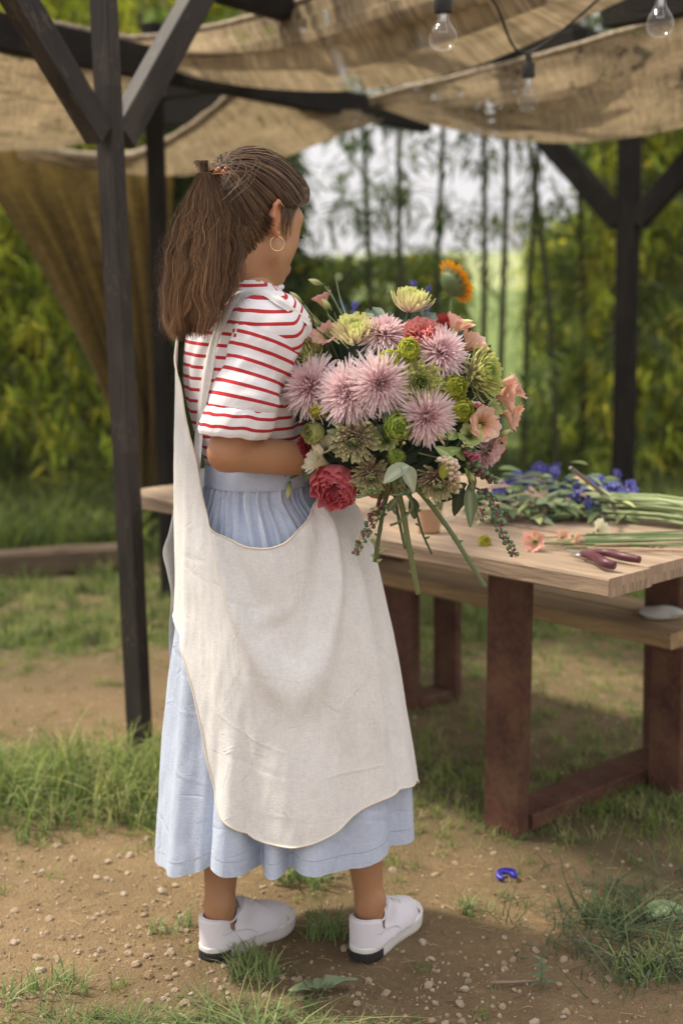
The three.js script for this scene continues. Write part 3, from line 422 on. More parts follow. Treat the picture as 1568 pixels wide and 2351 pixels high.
  sp.forEach(([x, z], i) => { const s = mix(0.0012, 0.0055, Math.pow(r(), 2.4)); DUMMY.position.set(x, groundH(x, z) + s * 0.2, z); DUMMY.rotation.set(r() * 6, r() * 6, r() * 6); DUMMY.scale.setScalar(s); DUMMY.updateMatrix(); im.setMatrixAt(i, DUMMY.matrix); const c = [[0.55, 0.42, 0.29], [0.45, 0.32, 0.2], [0.62, 0.5, 0.37], [0.3, 0.19, 0.1]][Math.floor(r() * 4)]; im.setColorAt(i, new THREE.Color().setRGB(...c)); });
  G.add(im);
  // straw bits
  const st = new GB(); for (let i = 0; i < 900; i++) { const x = mix(-1.5, 1.2, r()), z = mix(-4.0, -2.4, r()), a = r() * 6.28, L = mix(0.012, 0.06, r() * r()), y = groundH(x, z) + 0.004, c = r() < 0.6 ? [0.42, 0.3, 0.16] : [0.16, 0.1, 0.06]; st.tube([V3(x, y, z), V3(x + Math.cos(a) * L * 0.5 + (r() - 0.5) * 0.006, y + 0.004 * r(), z + Math.sin(a) * L * 0.5), V3(x + Math.cos(a) * L, y, z + Math.sin(a) * L)], mix(0.0004, 0.0012, r()), 4, c, false); }
  info(part('straw', st.build(), M.stem, G), null, null, null, 'stuff');

  // fallen leaves, weed, twig, ring
  { const p = aty(728, 2290, 0), t = thing('fallen_leaf', 'dull green lobed leaf lying on the earth below the sneakers', 'leaf', p); const g = new GB(), c = [0.13, 0.17, 0.09], c2 = [0.22, 0.26, 0.14]; for (const [dx, dz, L, w, b] of [[-1, 0.12, 0.06, 0.03, 0.5], [-0.1, -0.8, 0.05, 0.05, 0.9], [0.9, -0.25, 0.085, 0.035, 0.4], [0.1, 0.9, 0.05, 0.03, -0.5], [0.55, -0.7, 0.05, 0.04, 0.7]]) g.leaf(V3(p.x, 0.012, p.z), V3(dx, 0.35, dz), V3(0, 1, 0.05), L, w, { bend: b, fold: 0.5, color: c, color2: c2, wave: 0.04 }); g.tube([V3(p.x, 0.012, p.z), V3(p.x + 0.012, 0.02, p.z + 0.04)], 0.0012, 5, c2); piece('blade', g.build().translate(-p.x, 0, -p.z), M.glossLeaf, t); }
  { const p = aty(1520, 2105, 0), t = thing('fallen_leaf', 'broad green leaf lying at the right edge', 'leaf', p), g = new GB(); g.leaf(V3(-0.045, 0.006, 0.01), V3(1, 0.25, -0.15), V3(0.1, 1, 0.25), 0.11, 0.055, { bend: 0.5, fold: 0.5, color: [0.16, 0.24, 0.1], color2: [0.28, 0.36, 0.18], seg: 9 }); piece('blade', g.build(), M.glossLeaf, t); }
  { const p = aty(1240, 2270, 0), t = thing('weed', 'small upright weed on the bare earth at the lower right', 'weed', p), g = new GB(); g.tube([V3(0, 0, 0), V3(0.003, 0.03, 0), V3(0, 0.065, 0.002)], 0.0012, 5, [0.15, 0.2, 0.08]); piece('stem', g.build(), M.stem, t); for (let i = 0; i < 13; i++) { const l = new GB(), a = i * 2.4, y = 0.006 + 0.0046 * i; l.leaf(V3(0, y, 0), V3(Math.cos(a), 0.6, Math.sin(a)), V3(0, 1, 0), mix(0.035, 0.018, i / 12), 0.009, { bend: 0.7, color: [0.12, 0.18, 0.09] }); piece('leaf', l.build(), M.glossLeaf, t); } }
  { const p = aty(1180, 2262, 0), t = thing('twig', 'short grey twig lying beside the small weed', 'twig', p), g = new GB(); g.tube([V3(-0.045, 0.006, 0), V3(-0.01, 0.008, 0.003), V3(0.03, 0.006, -0.004), V3(0.055, 0.009, -0.002)], (q) => 0.004 - 0.002 * q, 7, [0.25, 0.18, 0.12]); piece('stick', g.build(), M.stem, t); }
  { const p = aty(1163, 2017, 0), t = thing('plastic_ring', 'small bright blue plastic ring lying on the earth', 'ring', p), g = new GB(); g.tube(Array.from({ length: 30 }, (_, i) => { const a = (0.6 + 5.2 * i / 29); return V3(Math.sin(a) * 0.021, 0.009 + 0.003 * Math.sin(a * 2), Math.cos(a) * 0.016); }), 0.0055, 8, [0.04, 0.04, 0.42]); g.grid(20, 1, (a, b) => V3(Math.sin(a * 5 + 0.7) * 0.021, 0.003 + b * 0.017, Math.cos(a * 5 + 0.7) * 0.016), { color: [0.05, 0.05, 0.5] }); piece('band', g.build(), std({ vertexColors: true, roughness: 0.4 }), t); }
}

// ------------------------------------------------------------------ the woman: one continuous body, clothes and hair over it
function surfaceNets(f, lo, hi, c) {
  const nx = Math.ceil((hi.x - lo.x) / c) + 1, ny = Math.ceil((hi.y - lo.y) / c) + 1, nz = Math.ceil((hi.z - lo.z) / c) + 1, F = new Float32Array(nx * ny * nz), p = V3(0, 0, 0);
  for (let k = 0, o = 0; k < nz; k++) for (let j = 0; j < ny; j++) for (let i = 0; i < nx; i++, o++) F[o] = f(p.set(lo.x + i * c, lo.y + j * c, lo.z + k * c));
  const id = new Int32Array(nx * ny * nz).fill(-1), P = [], I = [], at = (i, j, k) => i + nx * (j + ny * k);
  for (let k = 0; k < nz - 1; k++) for (let j = 0; j < ny - 1; j++) for (let i = 0; i < nx - 1; i++) {
    let m = 0, sx = 0, sy = 0, sz = 0, n = 0; const v = [];
    for (let q = 0; q < 8; q++) { const x = q & 1, y = (q >> 1) & 1, z = q >> 2, val = F[at(i + x, j + y, k + z)]; v.push(val); if (val < 0) m |= 1 << q; }
    if (m === 0 || m === 255) continue;
    for (let a = 0; a < 8; a++) for (const bit of [1, 2, 4]) { const b = a | bit; if (b === a) continue; if ((v[a] < 0) === (v[b] < 0)) continue; const t = v[a] / (v[a] - v[b]); sx += (a & 1) + (bit === 1 ? t : 0); sy += ((a >> 1) & 1) + (bit === 2 ? t : 0); sz += (a >> 2) + (bit === 4 ? t : 0); n++; }
    id[at(i, j, k)] = P.length / 3; P.push(lo.x + (i + sx / n) * c, lo.y + (j + sy / n) * c, lo.z + (k + sz / n) * c);
  }
  for (let k = 1; k < nz - 1; k++) for (let j = 1; j < ny - 1; j++) for (let i = 1; i < nx - 1; i++) {
    const a = F[at(i, j, k)] < 0;
    for (const [di, dj, dk, q] of [[1, 0, 0, [[0, 0, 0], [0, -1, 0], [0, -1, -1], [0, 0, -1]]], [0, 1, 0, [[0, 0, 0], [0, 0, -1], [-1, 0, -1], [-1, 0, 0]]], [0, 0, 1, [[0, 0, 0], [-1, 0, 0], [-1, -1, 0], [0, -1, 0]]]]) {
      const b = F[at(i + di, j + dj, k + dk)] < 0; if (a === b) continue;
      const w = q.map(([x, y, z]) => id[at(i + x, j + y, k + z)]); if (w.some((x) => x < 0)) continue;
      if (a) I.push(w[0], w[1], w[2], w[0], w[2], w[3]); else I.push(w[0], w[2], w[1], w[0], w[3], w[2]);
    }
  }
  const g = new THREE.BufferGeometry(); g.setAttribute('position', new THREE.Float32BufferAttribute(P, 3)); g.setIndex(I); g.computeVertexNormals(); return g;
}
const smin = (a, b, k) => { const h = clamp(0.5 + 0.5 * (b - a) / k); return mix(b, a, h) - k * h * (1 - h); };
function cone(a, b, ra, rb) { const bx = b.x - a.x, by = b.y - a.y, bz = b.z - a.z, L = bx * bx + by * by + bz * bz; return (p) => { const x = p.x - a.x, y = p.y - a.y, z = p.z - a.z, h = clamp((x * bx + y * by + z * bz) / L); return Math.hypot(x - bx * h, y - by * h, z - bz * h) - mix(ra, rb, h); }; }
function ell(c, X, Y, Z, rx, ry, rz) { return (p) => { const x = p.x - c.x, y = p.y - c.y, z = p.z - c.z, a = (x * X.x + y * X.y + z * X.z), b = (x * Y.x + y * Y.y + z * Y.z), d = (x * Z.x + y * Z.y + z * Z.z), k0 = Math.hypot(a / rx, b / ry, d / rz), k1 = Math.hypot(a / rx / rx, b / ry / ry, d / rz / rz); return k1 < 1e-9 ? -Math.min(rx, ry, rz) : k0 * (k0 - 1) / k1; }; }
const blend = (list, k) => (p) => { let d = list[0](p); for (let i = 1; i < list.length; i++) d = smin(d, list[i](p), k); return d; };

const BF = V3(0.907, 0, -0.42), BR = V3(0.42, 0, 0.907);
const woman = thing('person', 'woman seen from behind in striped top, pale blue skirt and cream apron, holding the bouquet', 'person', V3(-0.17, 0, -2.8));
M.skin = std({ vertexColors: true, roughness: 0.52, bumpMap: dirtBump, bumpScale: 0.0007 });
const skinC = [0.44, 0.225, 0.112];
// head frame
const HF = V3(0.65, -0.2, -0.73).normalize(), HR = V3(-HF.z, 0, HF.x).normalize(), HU = HR.clone().cross(HF), HC = atz(588, 508, -2.8);
const hd = (r, u, f) => HC.clone().addScaledVector(HR, r).addScaledVector(HU, u).addScaledVector(HF, f);
const chestC = atz(556, 850, -2.8), neckB = atz(572, 690, -2.8), waistC = atz(593, 1070, -2.8), hipC = atz(600, 1230, -2.8);
const bo = (c, r, u, f) => c.clone().addScaledVector(BR, r).addScaledVector(BF, f).add(V3(0, u, 0));
const shR = atz(624, 752, -2.645), elR = atz(520, 1040, -2.6), wrR = atz(800, 1062, -2.75), shL = bo(neckB, -0.165, -0.05, 0), elL = bo(neckB, -0.19, -0.31, 0.1), wrL = atz(880, 1085, -2.86);
const anL = atz(504, 2080, -2.765), anR = atz(848, 2075, -2.765), knL = V3(-0.24, 0.46, -2.83), knR = V3(0.02, 0.46, -2.79);
const DL = V3(0.717, 0, -0.697), DR = V3(0.505, 0, -0.863);
const HOLD = atz(893, 1108, -2.78);
let headSDF = null;
{
  const torso = blend([ell(chestC, BR, UP, BF, 0.15, 0.19, 0.098), ell(waistC, BR, UP, BF, 0.098, 0.16, 0.08), ell(hipC, BR, UP, BF, 0.105, 0.13, 0.09), cone(bo(neckB, -0.1, -0.045, 0), bo(neckB, 0.1, -0.045, 0), 0.048, 0.048)], 0.05);
  const neck = cone(hd(0, -0.06, -0.035), neckB, 0.047, 0.054);
  const limbs = [cone(shR, elR, 0.046, 0.034), cone(elR, shR.clone().lerp(elR, 0.93), 0.033, 0.033), cone(elR, elR.clone().lerp(wrR, 0.4), 0.0345, 0.0345), cone(elR.clone().lerp(wrR, 0.4), wrR, 0.0345, 0.025), cone(shL, elL, 0.048, 0.038), cone(elL, wrL, 0.039, 0.026),
    cone(bo(hipC, -0.045, -0.06, 0), knL, 0.07, 0.055), cone(knL, knL.clone().lerp(anL, 0.3), 0.05, 0.054), cone(knL.clone().lerp(anL, 0.3), anL, 0.053, 0.029), cone(bo(hipC, 0.045, -0.06, 0), knR, 0.07, 0.055), cone(knR, knR.clone().lerp(anR, 0.3), 0.05, 0.054), cone(knR.clone().lerp(anR, 0.3), anR, 0.053, 0.0275),
    cone(anL, V3(anL.x, 0.05, anL.z), 0.029, 0.027), cone(anR, V3(anR.x, 0.05, anR.z), 0.0275, 0.027), cone(V3(anL.x, 0.045, anL.z), V3(anL.x, 0.035, anL.z).addScaledVector(DL, 0.13), 0.028, 0.02), cone(V3(anR.x, 0.045, anR.z), V3(anR.x, 0.035, anR.z).addScaledVector(DR, 0.13), 0.028, 0.02)];
  const bump = (a, off, r) => cone(a.clone().add(off), a.clone().add(off).add(V3(0, 0.001, 0)), r, r);
  const lat = (d, s) => V3(-d.z, 0, d.x).multiplyScalar(s);
  limbs.push(bump(anL, V3(0, 0.012, 0).add(lat(DL, 0.02)), 0.016), bump(anR, V3(0, 0.012, 0).add(lat(DR, 0.019)), 0.015));
  const fore = (p) => Math.min(limbs[2](p), limbs[3](p)), uarm = (p) => Math.min(limbs[0](p), limbs[1](p)), armS = (p) => smin(uarm(p), fore(p), 0.012), all = [torso, neck, armS, ...limbs.slice(4)], bones = blend(all, 0.018);
  const low = surfaceNets((p) => bones(p), V3(-0.5, 0.01, -3.08), V3(0.24, 1.5, -2.52), 0.0105);
  // head, finer
  const cran = ell(hd(0, 0.018, -0.012), HR, HU, HF, 0.073, 0.09, 0.094), face = ell(hd(0, -0.044, 0.03), HR, HU, HF, 0.056, 0.08, 0.055), jaw = cone(hd(0, -0.09, 0.044), hd(0, -0.086, 0.042), 0.024, 0.026), chin = cone(hd(0, -0.101, 0.054), hd(0, -0.099, 0.054), 0.0155, 0.0155);
  const jr = [1, -1].map((s) => cone(hd(0.048 * s, -0.062, 0.0), hd(0.014 * s, -0.097, 0.046), 0.021, 0.017)), chk = [1, -1].map((s) => cone(hd(0.035 * s, -0.032, 0.054), hd(0.036 * s, -0.05, 0.042), 0.018, 0.018));
  const nose = cone(hd(0, -0.005, 0.086), hd(0, -0.042, 0.093), 0.008, 0.0105), lips = [cone(hd(-0.018, -0.075, 0.083), hd(0.018, -0.075, 0.083), 0.008, 0.008), cone(hd(-0.014, -0.084, 0.081), hd(0.014, -0.084, 0.081), 0.008, 0.008)], brow = [1, -1].map((s) => cone(hd(0.012 * s, 0.014, 0.083), hd(0.044 * s, 0.02, 0.064), 0.01, 0.011));
  const sock = [1, -1].map((s) => cone(hd(0.03 * s, -0.006, 0.092), hd(0.031 * s, -0.006, 0.092), 0.013, 0.013)), eye = [1, -1].map((s) => cone(hd(0.03 * s, -0.008, 0.073), hd(0.0302 * s, -0.008, 0.073), 0.0125, 0.0125));
  const headBase = blend([cran, face, ...[1, -1].map((s) => cone(hd(0.037 * s, 0.016, 0.056), hd(0.036 * s, 0.004, 0.054), 0.021, 0.02)), jaw, chin, ...jr, ...chk, cone(hd(0, -0.02, -0.04), hd(0, -0.08, -0.04), 0.05, 0.046)], 0.026), feat = blend([nose, ...lips, ...brow], 0.009);
  const nk = neck;
  const ears = [1, -1].map((s) => { const E = (u, f, o = 0) => hd(s * (0.0745 + o), u - 0.004, f - 0.022), L = [[E(0.008, 0.012), E(0.026, 0.008, 0.004)], [E(0.026, 0.008, 0.004), E(0.032, -0.008, 0.009)], [E(0.032, -0.008, 0.009), E(0.022, -0.02, 0.014)], [E(0.022, -0.02, 0.014), E(0.0, -0.021, 0.014)], [E(0.0, -0.021, 0.014), E(-0.02, -0.011, 0.008)], [E(-0.02, -0.011, 0.008), E(-0.029, 0.002, 0.004)], [E(-0.029, 0.002, 0.004), E(-0.024, 0.009, 0.001)]]; return blend(L.map(([a, b], i) => cone(a, b, 0.0045, i > 4 ? 0.0055 : 0.0045)).concat([ell(E(0.002, -0.006, 0.003), HR.clone().multiplyScalar(s), HU, HF, 0.004, 0.026, 0.016), ell(E(0.012, -0.012, 0.008), HR, HU, HF, 0.0035, 0.014, 0.003)]), 0.0035); });
  const head = (p) => { let d = smin(headBase(p), nk(p), 0.02); d = smin(d, feat(p), 0.01); for (const s of sock) d = -smin(-d, s(p), 0.012); for (const e of eye) d = Math.min(d, e(p)); for (const e of ears) d = smin(d, e(p), 0.004); return d; };
  headSDF = head;
  const hg = surfaceNets(head, HC.clone().add(V3(-0.15, -0.2, -0.15)), HC.clone().add(V3(0.15, 0.15, 0.15)), 0.0036);
  // hands closed round the stems
  const hand = (w, knuck, grip, up, sgn) => { const parts = [], fw = knuck.clone().sub(w).normalize(), sd = up.clone().addScaledVector(fw, -up.dot(fw)).normalize(), inn = fw.clone().cross(sd).multiplyScalar(sgn); for (let i = 0; i < 4; i++) { const o = (1.5 - i) * 0.019, k = knuck.clone().addScaledVector(sd, o).addScaledVector(fw, [0, 0.004, 0, -0.008][i]), L = [0.9, 1, 0.94, 0.76][i], a = k.clone().addScaledVector(fw, 0.032 * L).addScaledVector(inn, 0.014), b = a.clone().addScaledVector(inn, 0.024 * L).addScaledVector(fw, -0.002), c = b.clone().addScaledVector(fw, -0.02 * L).addScaledVector(inn, 0.008); parts.push(cone(w.clone().addScaledVector(sd, o * 0.6), k, 0.014, 0.0115), cone(k, a, 0.0098, 0.009), cone(a, b, 0.009, 0.0085), cone(b, c, 0.0085, 0.0075)); } const t0 = w.clone().addScaledVector(sd, 0.02).addScaledVector(fw, 0.02), t1 = t0.clone().addScaledVector(sd, 0.012).addScaledVector(inn, 0.028).addScaledVector(fw, 0.022), t2 = t1.clone().addScaledVector(inn, 0.016).addScaledVector(fw, 0.024); parts.push(cone(t0, t1, 0.013, 0.0105), cone(t1, t2, 0.0105, 0.0085)); void grip; return blend(parts, 0.005); };
  const kR = wrR.clone().lerp(HOLD, 0.9).add(V3(0, 0, 0.02)), kL = wrL.clone().lerp(HOLD.clone().add(V3(0, -0.03, -0.02)), 0.9);
  const hR = hand(wrR, wrR.clone().addScaledVector(kR.clone().sub(wrR).normalize(), 0.08), HOLD, UP, -1), hL = hand(wrL, wrL.clone().addScaledVector(V3(0.8, 0.1, 0.5).normalize(), 0.08), HOLD, UP, 1);
  const hrG = surfaceNets((p) => smin(hR(p), limbs[3](p), 0.01), wrR.clone().add(V3(-0.03, -0.08, -0.12)), wrR.clone().add(V3(0.16, 0.09, 0.1)), 0.0042), hlG = surfaceNets((p) => smin(hL(p), limbs[5](p), 0.01), wrL.clone().add(V3(-0.03, -0.08, -0.1)), wrL.clone().add(V3(0.16, 0.09, 0.14)), 0.0042);
  const all4 = [low, hg, hrG, hlG];
  all4.forEach((g) => { const P = g.attributes.position, c = new Float32Array(P.count * 3), u = new Float32Array(P.count * 2), p = V3(0, 0, 0); for (let i = 0; i < P.count; i++) { p.fromBufferAttribute(P, i); let k = skinC.slice(); const v = 1 + 0.1 * fbm(p.x * 14, p.y * 14, p.z * 14, 3); k = k.map((x) => x * v); if (g === hg) { if (Math.min(...lips.map((f) => f(p))) < 0.0015) k = [0.36, 0.12, 0.09]; const b = Math.min(...[1, -1].map((s) => cone(hd(0.013 * s, 0.013, 0.095), hd(0.045 * s, 0.016, 0.078), 0.006, 0.004)(p))); if (b < 0.001) k = [0.06, 0.03, 0.015]; if (Math.min(...eye.map((f) => f(p))) < 0.0008) k = [0.42, 0.2, 0.1]; if (ears[0](p) < 0.002) k = [k[0] * 1.08, k[1] * 0.86, k[2] * 0.8]; } const dE = p.distanceTo(elR.clone().add(V3(-0.02, -0.01, 0.02))); { const e = gauss(dE / 0.035); k = [k[0] * (1 - 0.02 * e), k[1] * (1 - 0.13 * e), k[2] * (1 - 0.12 * e)]; } { const m = 0.05 * n3(p.x * 45, p.y * 45, p.z * 45); k = [k[0] * (1 + m * 0.5), k[1] * (1 + m), k[2] * (1 + m)]; } c.set(k, i * 3); u[i * 2] = (p.x + p.z) * 2; u[i * 2 + 1] = p.y * 2; } g.setAttribute('color', new THREE.BufferAttribute(c, 3)); g.setAttribute('uv', new THREE.BufferAttribute(u, 2)); });
  const merged = mergeGeometries(all4); const body = part('body', merged, M.skin, woman);
  // lashes of the eye on the near side
  const eg = new GB(); for (const s of [1]) for (let i = 0; i < 14; i++) { const q = i / 13, a = hd(s * mix(0.019, 0.043, q), -0.011, mix(0.0865, 0.0785, q)), b = a.clone().addScaledVector(HF, 0.014).addScaledVector(HR, s * mix(0, 0.008, q)).addScaledVector(HU, -0.003); eg.tube([a, a.clone().lerp(b, 0.6).addScaledVector(HU, -0.0022), b], (t) => 0.0007 * (1.1 - t), 4, [0.015, 0.01, 0.008]); }
  piece('eyelashes', eg.build().translate(-woman.position.x, 0, -woman.position.z), M.stem, body);

  // earring
  const lobe = hd(0.0795, -0.036, -0.018), eg2 = new THREE.TorusGeometry(0.0135, 0.0011, 8, 40); eg2.lookAt(V3(0.35, 0, 1)); eg2.translate(lobe.x, lobe.y - 0.0125, lobe.z); part('earring', eg2, M.gold, woman, 'thin gold hoop earring');

  // ---- striped top
  const stripe = tex(64, 512, (x, y) => { const q = ((y * 4) % 1), d = Math.min(q, 1 - q), e = ss(0.152, 0.135, d + 0.006 * (T4[3](x, y) - 0.5)), n = 0.94 + 0.1 * (T4[4](x * 0.25, y) - 0.5) * 2 * 0.6; return [mix(0.86, 0.5, e) * n, mix(0.83, 0.028, e) * n, mix(0.84, 0.034, e) * n]; });
  const knit = tex(256, 256, (x, y) => 0.5 * T4[4](x * 3, y) + 0.5 * T4[3](x, y));
  M.shirt = std({ map: stripe, bumpMap: knit, bumpScale: 0.0005, roughness: 0.95, side: THREE.DoubleSide });
  const PER = 0.0222 * 4;
  const armDir = elR.clone().sub(shR).normalize();
  const seam = shR.clone().addScaledVector(armDir, 0.045);
  const shirtBase = blend([ell(chestC.clone().add(V3(0.004, -0.005, 0)), BR, UP, BF, 0.166, 0.205, 0.11), ell(waistC.clone().add(V3(0, 0.03, 0)), BR, UP, BF, 0.112, 0.15, 0.092), cone(bo(neckB, -0.13, -0.055, 0), bo(neckB, 0.13, -0.05, 0), 0.055, 0.055), cone(bo(neckB, 0.02, -0.038, 0), shR.clone().add(V3(0.0, -0.006, 0)), 0.047, 0.054)], 0.045);
  const stub = cone(shR, seam, 0.056, 0.05), stubL = cone(shL, shL.clone().lerp(elL, 0.7), 0.062, 0.06);
  const collarN = V3(-0.12, 1, 0.06).normalize(), collarP = atz(560, 672, -2.76);
  const shirtS = (p) => { let d = smin(smin(shirtBase(p), stub(p), 0.03), stubL(p), 0.03); const ax = (p.x - neckB.x) ** 2 + (p.z - neckB.z) ** 2; void ax; const cut = (p.x - collarP.x) * collarN.x + (p.y - collarP.y) * collarN.y + (p.z - collarP.z) * collarN.z; if (ax < 0.0052) d = Math.max(d, cut); d = Math.max(d, 1.0 - p.y); return d; };
  const sg = surfaceNets(shirtS, V3(-0.42, 0.95, -3.03), V3(0.03, 1.4, -2.5), 0.0062);
  const dress = (g, uvf, amp, seed) => { const P = g.attributes.position, Nn = g.attributes.normal, u = new Float32Array(P.count * 2), p = V3(0, 0, 0), n = V3(0, 0, 0); for (let i = 0; i < P.count; i++) { p.fromBufferAttribute(P, i); n.fromBufferAttribute(Nn, i); const w = uvf(p); u[i * 2] = w[0]; u[i * 2 + 1] = w[1]; const d = amp(p); p.addScaledVector(n, d); P.setXYZ(i, p.x, p.y, p.z); } void seed; g.setAttribute('uv', new THREE.BufferAttribute(u, 2)); g.computeVertexNormals(); return g; };
  const lateral = (p) => (p.x - chestC.x) * BR.x + (p.z - chestC.z) * BR.z;
  const tfold = (p) => { // pulls running from the armpit and shoulder blade down to the waist
    const l = lateral(p), y = p.y; const pull = Math.sin((l * 1.15 - (y - 1.2) * 0.55) * 95 + 2 * n3(l * 9, y * 7, 3)) * 0.0042 * ss(-0.08, 0.07, l) * ss(0.98, 1.1, y) * ss(1.37, 1.26, y); return pull + 0.006 * n3(l * 9, y * 5, 1) + 0.0022 * n3(l * 25, y * 14, 5) + 0.004 * ss(1.1, 1.0, y) * n3(l * 40, y * 6, 9); };
  dress(sg, (p) => { const l = lateral(p), f = (p.x - chestC.x) * BF.x + (p.z - chestC.z) * BF.z; const sh = ss(0.01, 0.1, f) * ss(1.12, 1.28, p.y), v = mix(p.y + 0.02 * l, 1.262 + (f - 0.06) * 1.05 + 0.12 * (p.y - 1.27), sh); return [l / 0.1, v / PER]; }, tfold, 1);
  const top = part('striped_top', sg, M.shirt, woman, 'white cotton top with thin red stripes and rolled sleeve');
  // neckband
  { const g = new GB(); g.tube(Array.from({ length: 40 }, (_, i) => { const a = i / 39 * 6.283, x = neckB.x + 0.002 + Math.cos(a) * 0.0625, z = neckB.z + 0.004 + Math.sin(a) * 0.0625; return V3(x, collarP.y - ((x - collarP.x) * collarN.x + (z - collarP.z) * collarN.z) / collarN.y - 0.001, z); }), 0.0052, 8, [1, 1, 1]); part('neckband', g.build(), std({ color: new THREE.Color().setRGB(0.8, 0.78, 0.8), roughness: 0.95, bumpMap: knit, bumpScale: 0.0006 }), top); }
  // sleeve and rolled cuff
  { const g = new GB(), c0 = shR.clone().addScaledVector(armDir, 0.018), c1 = atz(549, 962, -2.612), ax = c1.clone().sub(c0), L = ax.length(); ax.normalize(); const s1 = V3(0, 0, 1).addScaledVector(ax, -ax.z).normalize(), s2 = ax.clone().cross(s1);
    const R = (t, a) => { const r = mix(0.0655, 0.0575, t) + 0.004 * gauss((t - 0.75) / 0.2); const w = 0.005 * n3(Math.cos(a) * 1.6 + t * 3, Math.sin(a) * 1.6, t * 5) + 0.0045 * Math.sin((t * L * 50 + Math.cos(a - 0.4) * 2.4) + 2 * n3(t * 3, Math.cos(a), 4)) * ss(0.05, 0.3, t) * ss(1.0, 0.85, t) * (0.4 + 0.6 * ss(-0.2, 0.8, Math.cos(a + 0.9))) + 0.002 * n3(Math.cos(a) * 5, Math.sin(a) * 5, t * 9); return r + w; };
    const eS = BF.clone().addScaledVector(ax, -BF.dot(ax)).normalize(), shear = (p, t) => { const d = p.clone().sub(c0).dot(eS); return p.addScaledVector(ax, -0.24 * t * t * d); };
    const pos = (t, a) => shear(c0.clone().addScaledVector(ax, t * L).addScaledVector(s1, Math.cos(a) * R(t, a) * 1.0).addScaledVector(s2, Math.sin(a) * R(t, a) * 0.98), t);
    g.grid(72, 50, (a, b) => pos(b, a * 6.2832), { closeU: true, uv: (a, b) => [a * 4 < 2 ? a * 4 : 4 - a * 4, (b * L + 0.0095) / PER * -1] });
    part('sleeve', g.build(), M.shirt, top);
    const q = new GB(), e = 0.055, prof = [[-e, -0.002], [-e + 0.003, 0.005], [-e * 0.7, 0.0085], [-e * 0.35, 0.0085], [-0.006, 0.006], [0.001, 0.002], [0.003, -0.005], [-0.002, -0.012], [-0.014, -0.016], [-0.03, -0.016]];
    q.grid(72, prof.length * 4 - 4, (a, b) => { const k = b * (prof.length - 1), i = Math.min(prof.length - 2, Math.floor(k)), d = mix(prof[i][0], prof[i + 1][0], k - i), o = mix(prof[i][1], prof[i + 1][1], k - i), A = a * 6.2832, wav = 0.0035 * n3(Math.cos(A) * 3, Math.sin(A) * 3, d * 20) + 0.0018 * n3(Math.cos(A) * 9, Math.sin(A) * 9, d * 30), r = 0.0595 + o + wav, y = L + 0.033 + d + 0.004 * n3(Math.cos(A) * 2, Math.sin(A) * 2, 7) ; return shear(c0.clone().addScaledVector(ax, y).addScaledVector(s1, Math.cos(A) * r).addScaledVector(s2, Math.sin(A) * r * 0.98), 1.05); }, { closeU: true, uv: (a, b) => { const k = b * (prof.length - 1), i = Math.min(prof.length - 2, Math.floor(k)); const d = mix(prof[i][0], prof[i + 1][0], k - i); return [a * 4 < 2 ? a * 4 : 4 - a * 4, (d - 0.0055) * -1 / PER]; } });
    part('cuff', q.build(), M.shirt, top);
  }

  // ---- skirt and apron
  const linen = tex(512, 512, (x, y) => { const a = T4[4](x * 0.4, y * 3), b = T4[4](x * 3 + 0.2, y * 0.4), c = T4[1](x, y); const m = 0.9 + 0.12 * (a - 0.5) + 0.12 * (b - 0.5) + 0.06 * (c - 0.5); return [m, m, m]; });
  const crease = (() => { const S = 1024, d = new Float32Array(S * S), r = rng(44); for (let k = 0; k < 210; k++) { let x = r() * S, y = r() * S; const big = r() < 0.25, L = big ? 120 + r() * 260 : 20 + r() * 90, w = big ? 7 + r() * 9 : 2.5 + r() * 4, amp = (r() - 0.5) * (big ? 1.1 : 0.9); let a = r() * 6.28; for (let s = 0; s < L; s += 1) { a += (r() - 0.5) * 0.06; x += Math.cos(a); y += Math.sin(a); const f = Math.sin(Math.PI * s / L); for (let q = -Math.ceil(w * 2.4); q <= w * 2.4; q++) { const px = Math.round(x - Math.sin(a) * q), py = Math.round(y + Math.cos(a) * q), o = (((py % S) + S) % S) * S + ((px % S) + S) % S, e = Math.exp(-((q / w) ** 2)) * (0.5 + 0.5 * Math.tanh(q / w * 2)) * amp * f; if (Math.abs(e) > Math.abs(d[o])) d[o] = e; } } } return tex(S, S, (x, y, i, j) => 0.5 + 0.42 * d[j * S + i] + 0.05 * (T4[4](x * 2, y * 2) - 0.5) + 0.06 * (T4[1](x, y) - 0.5)); })();
  M.skirt = phy({ color: new THREE.Color().setRGB(0.54, 0.61, 0.75), map: linen, bumpMap: crease, bumpScale: 0.007, roughness: 0.95, sheen: 0.3, sheenRoughness: 0.6, sheenColor: new THREE.Color(0.8, 0.85, 1), side: THREE.DoubleSide });
  M.apron = phy({ color: new THREE.Color().setRGB(0.83, 0.815, 0.785), map: linen, bumpMap: crease, bumpScale: 0.005, roughness: 0.95, sheen: 0.25, sheenRoughness: 0.6, side: THREE.DoubleSide });
  M.piping = std({ color: new THREE.Color().setRGB(0.8, 0.72, 0.6), map: linen, roughness: 0.95 });
  const up = (T) => T.slice().reverse();
  const AL = up([[1.337, -0.296], [1.27, -0.311], [0.994, -0.321], [0.691, -0.332], [0.499, -0.353], [0.312, -0.377], [0.169, -0.395]]), AR = up([[1.334, -0.075], [1.004, -0.033], [0.92, 0.033], [0.722, 0.083], [0.539, 0.117], [0.371, 0.145], [0.258, 0.16]]);
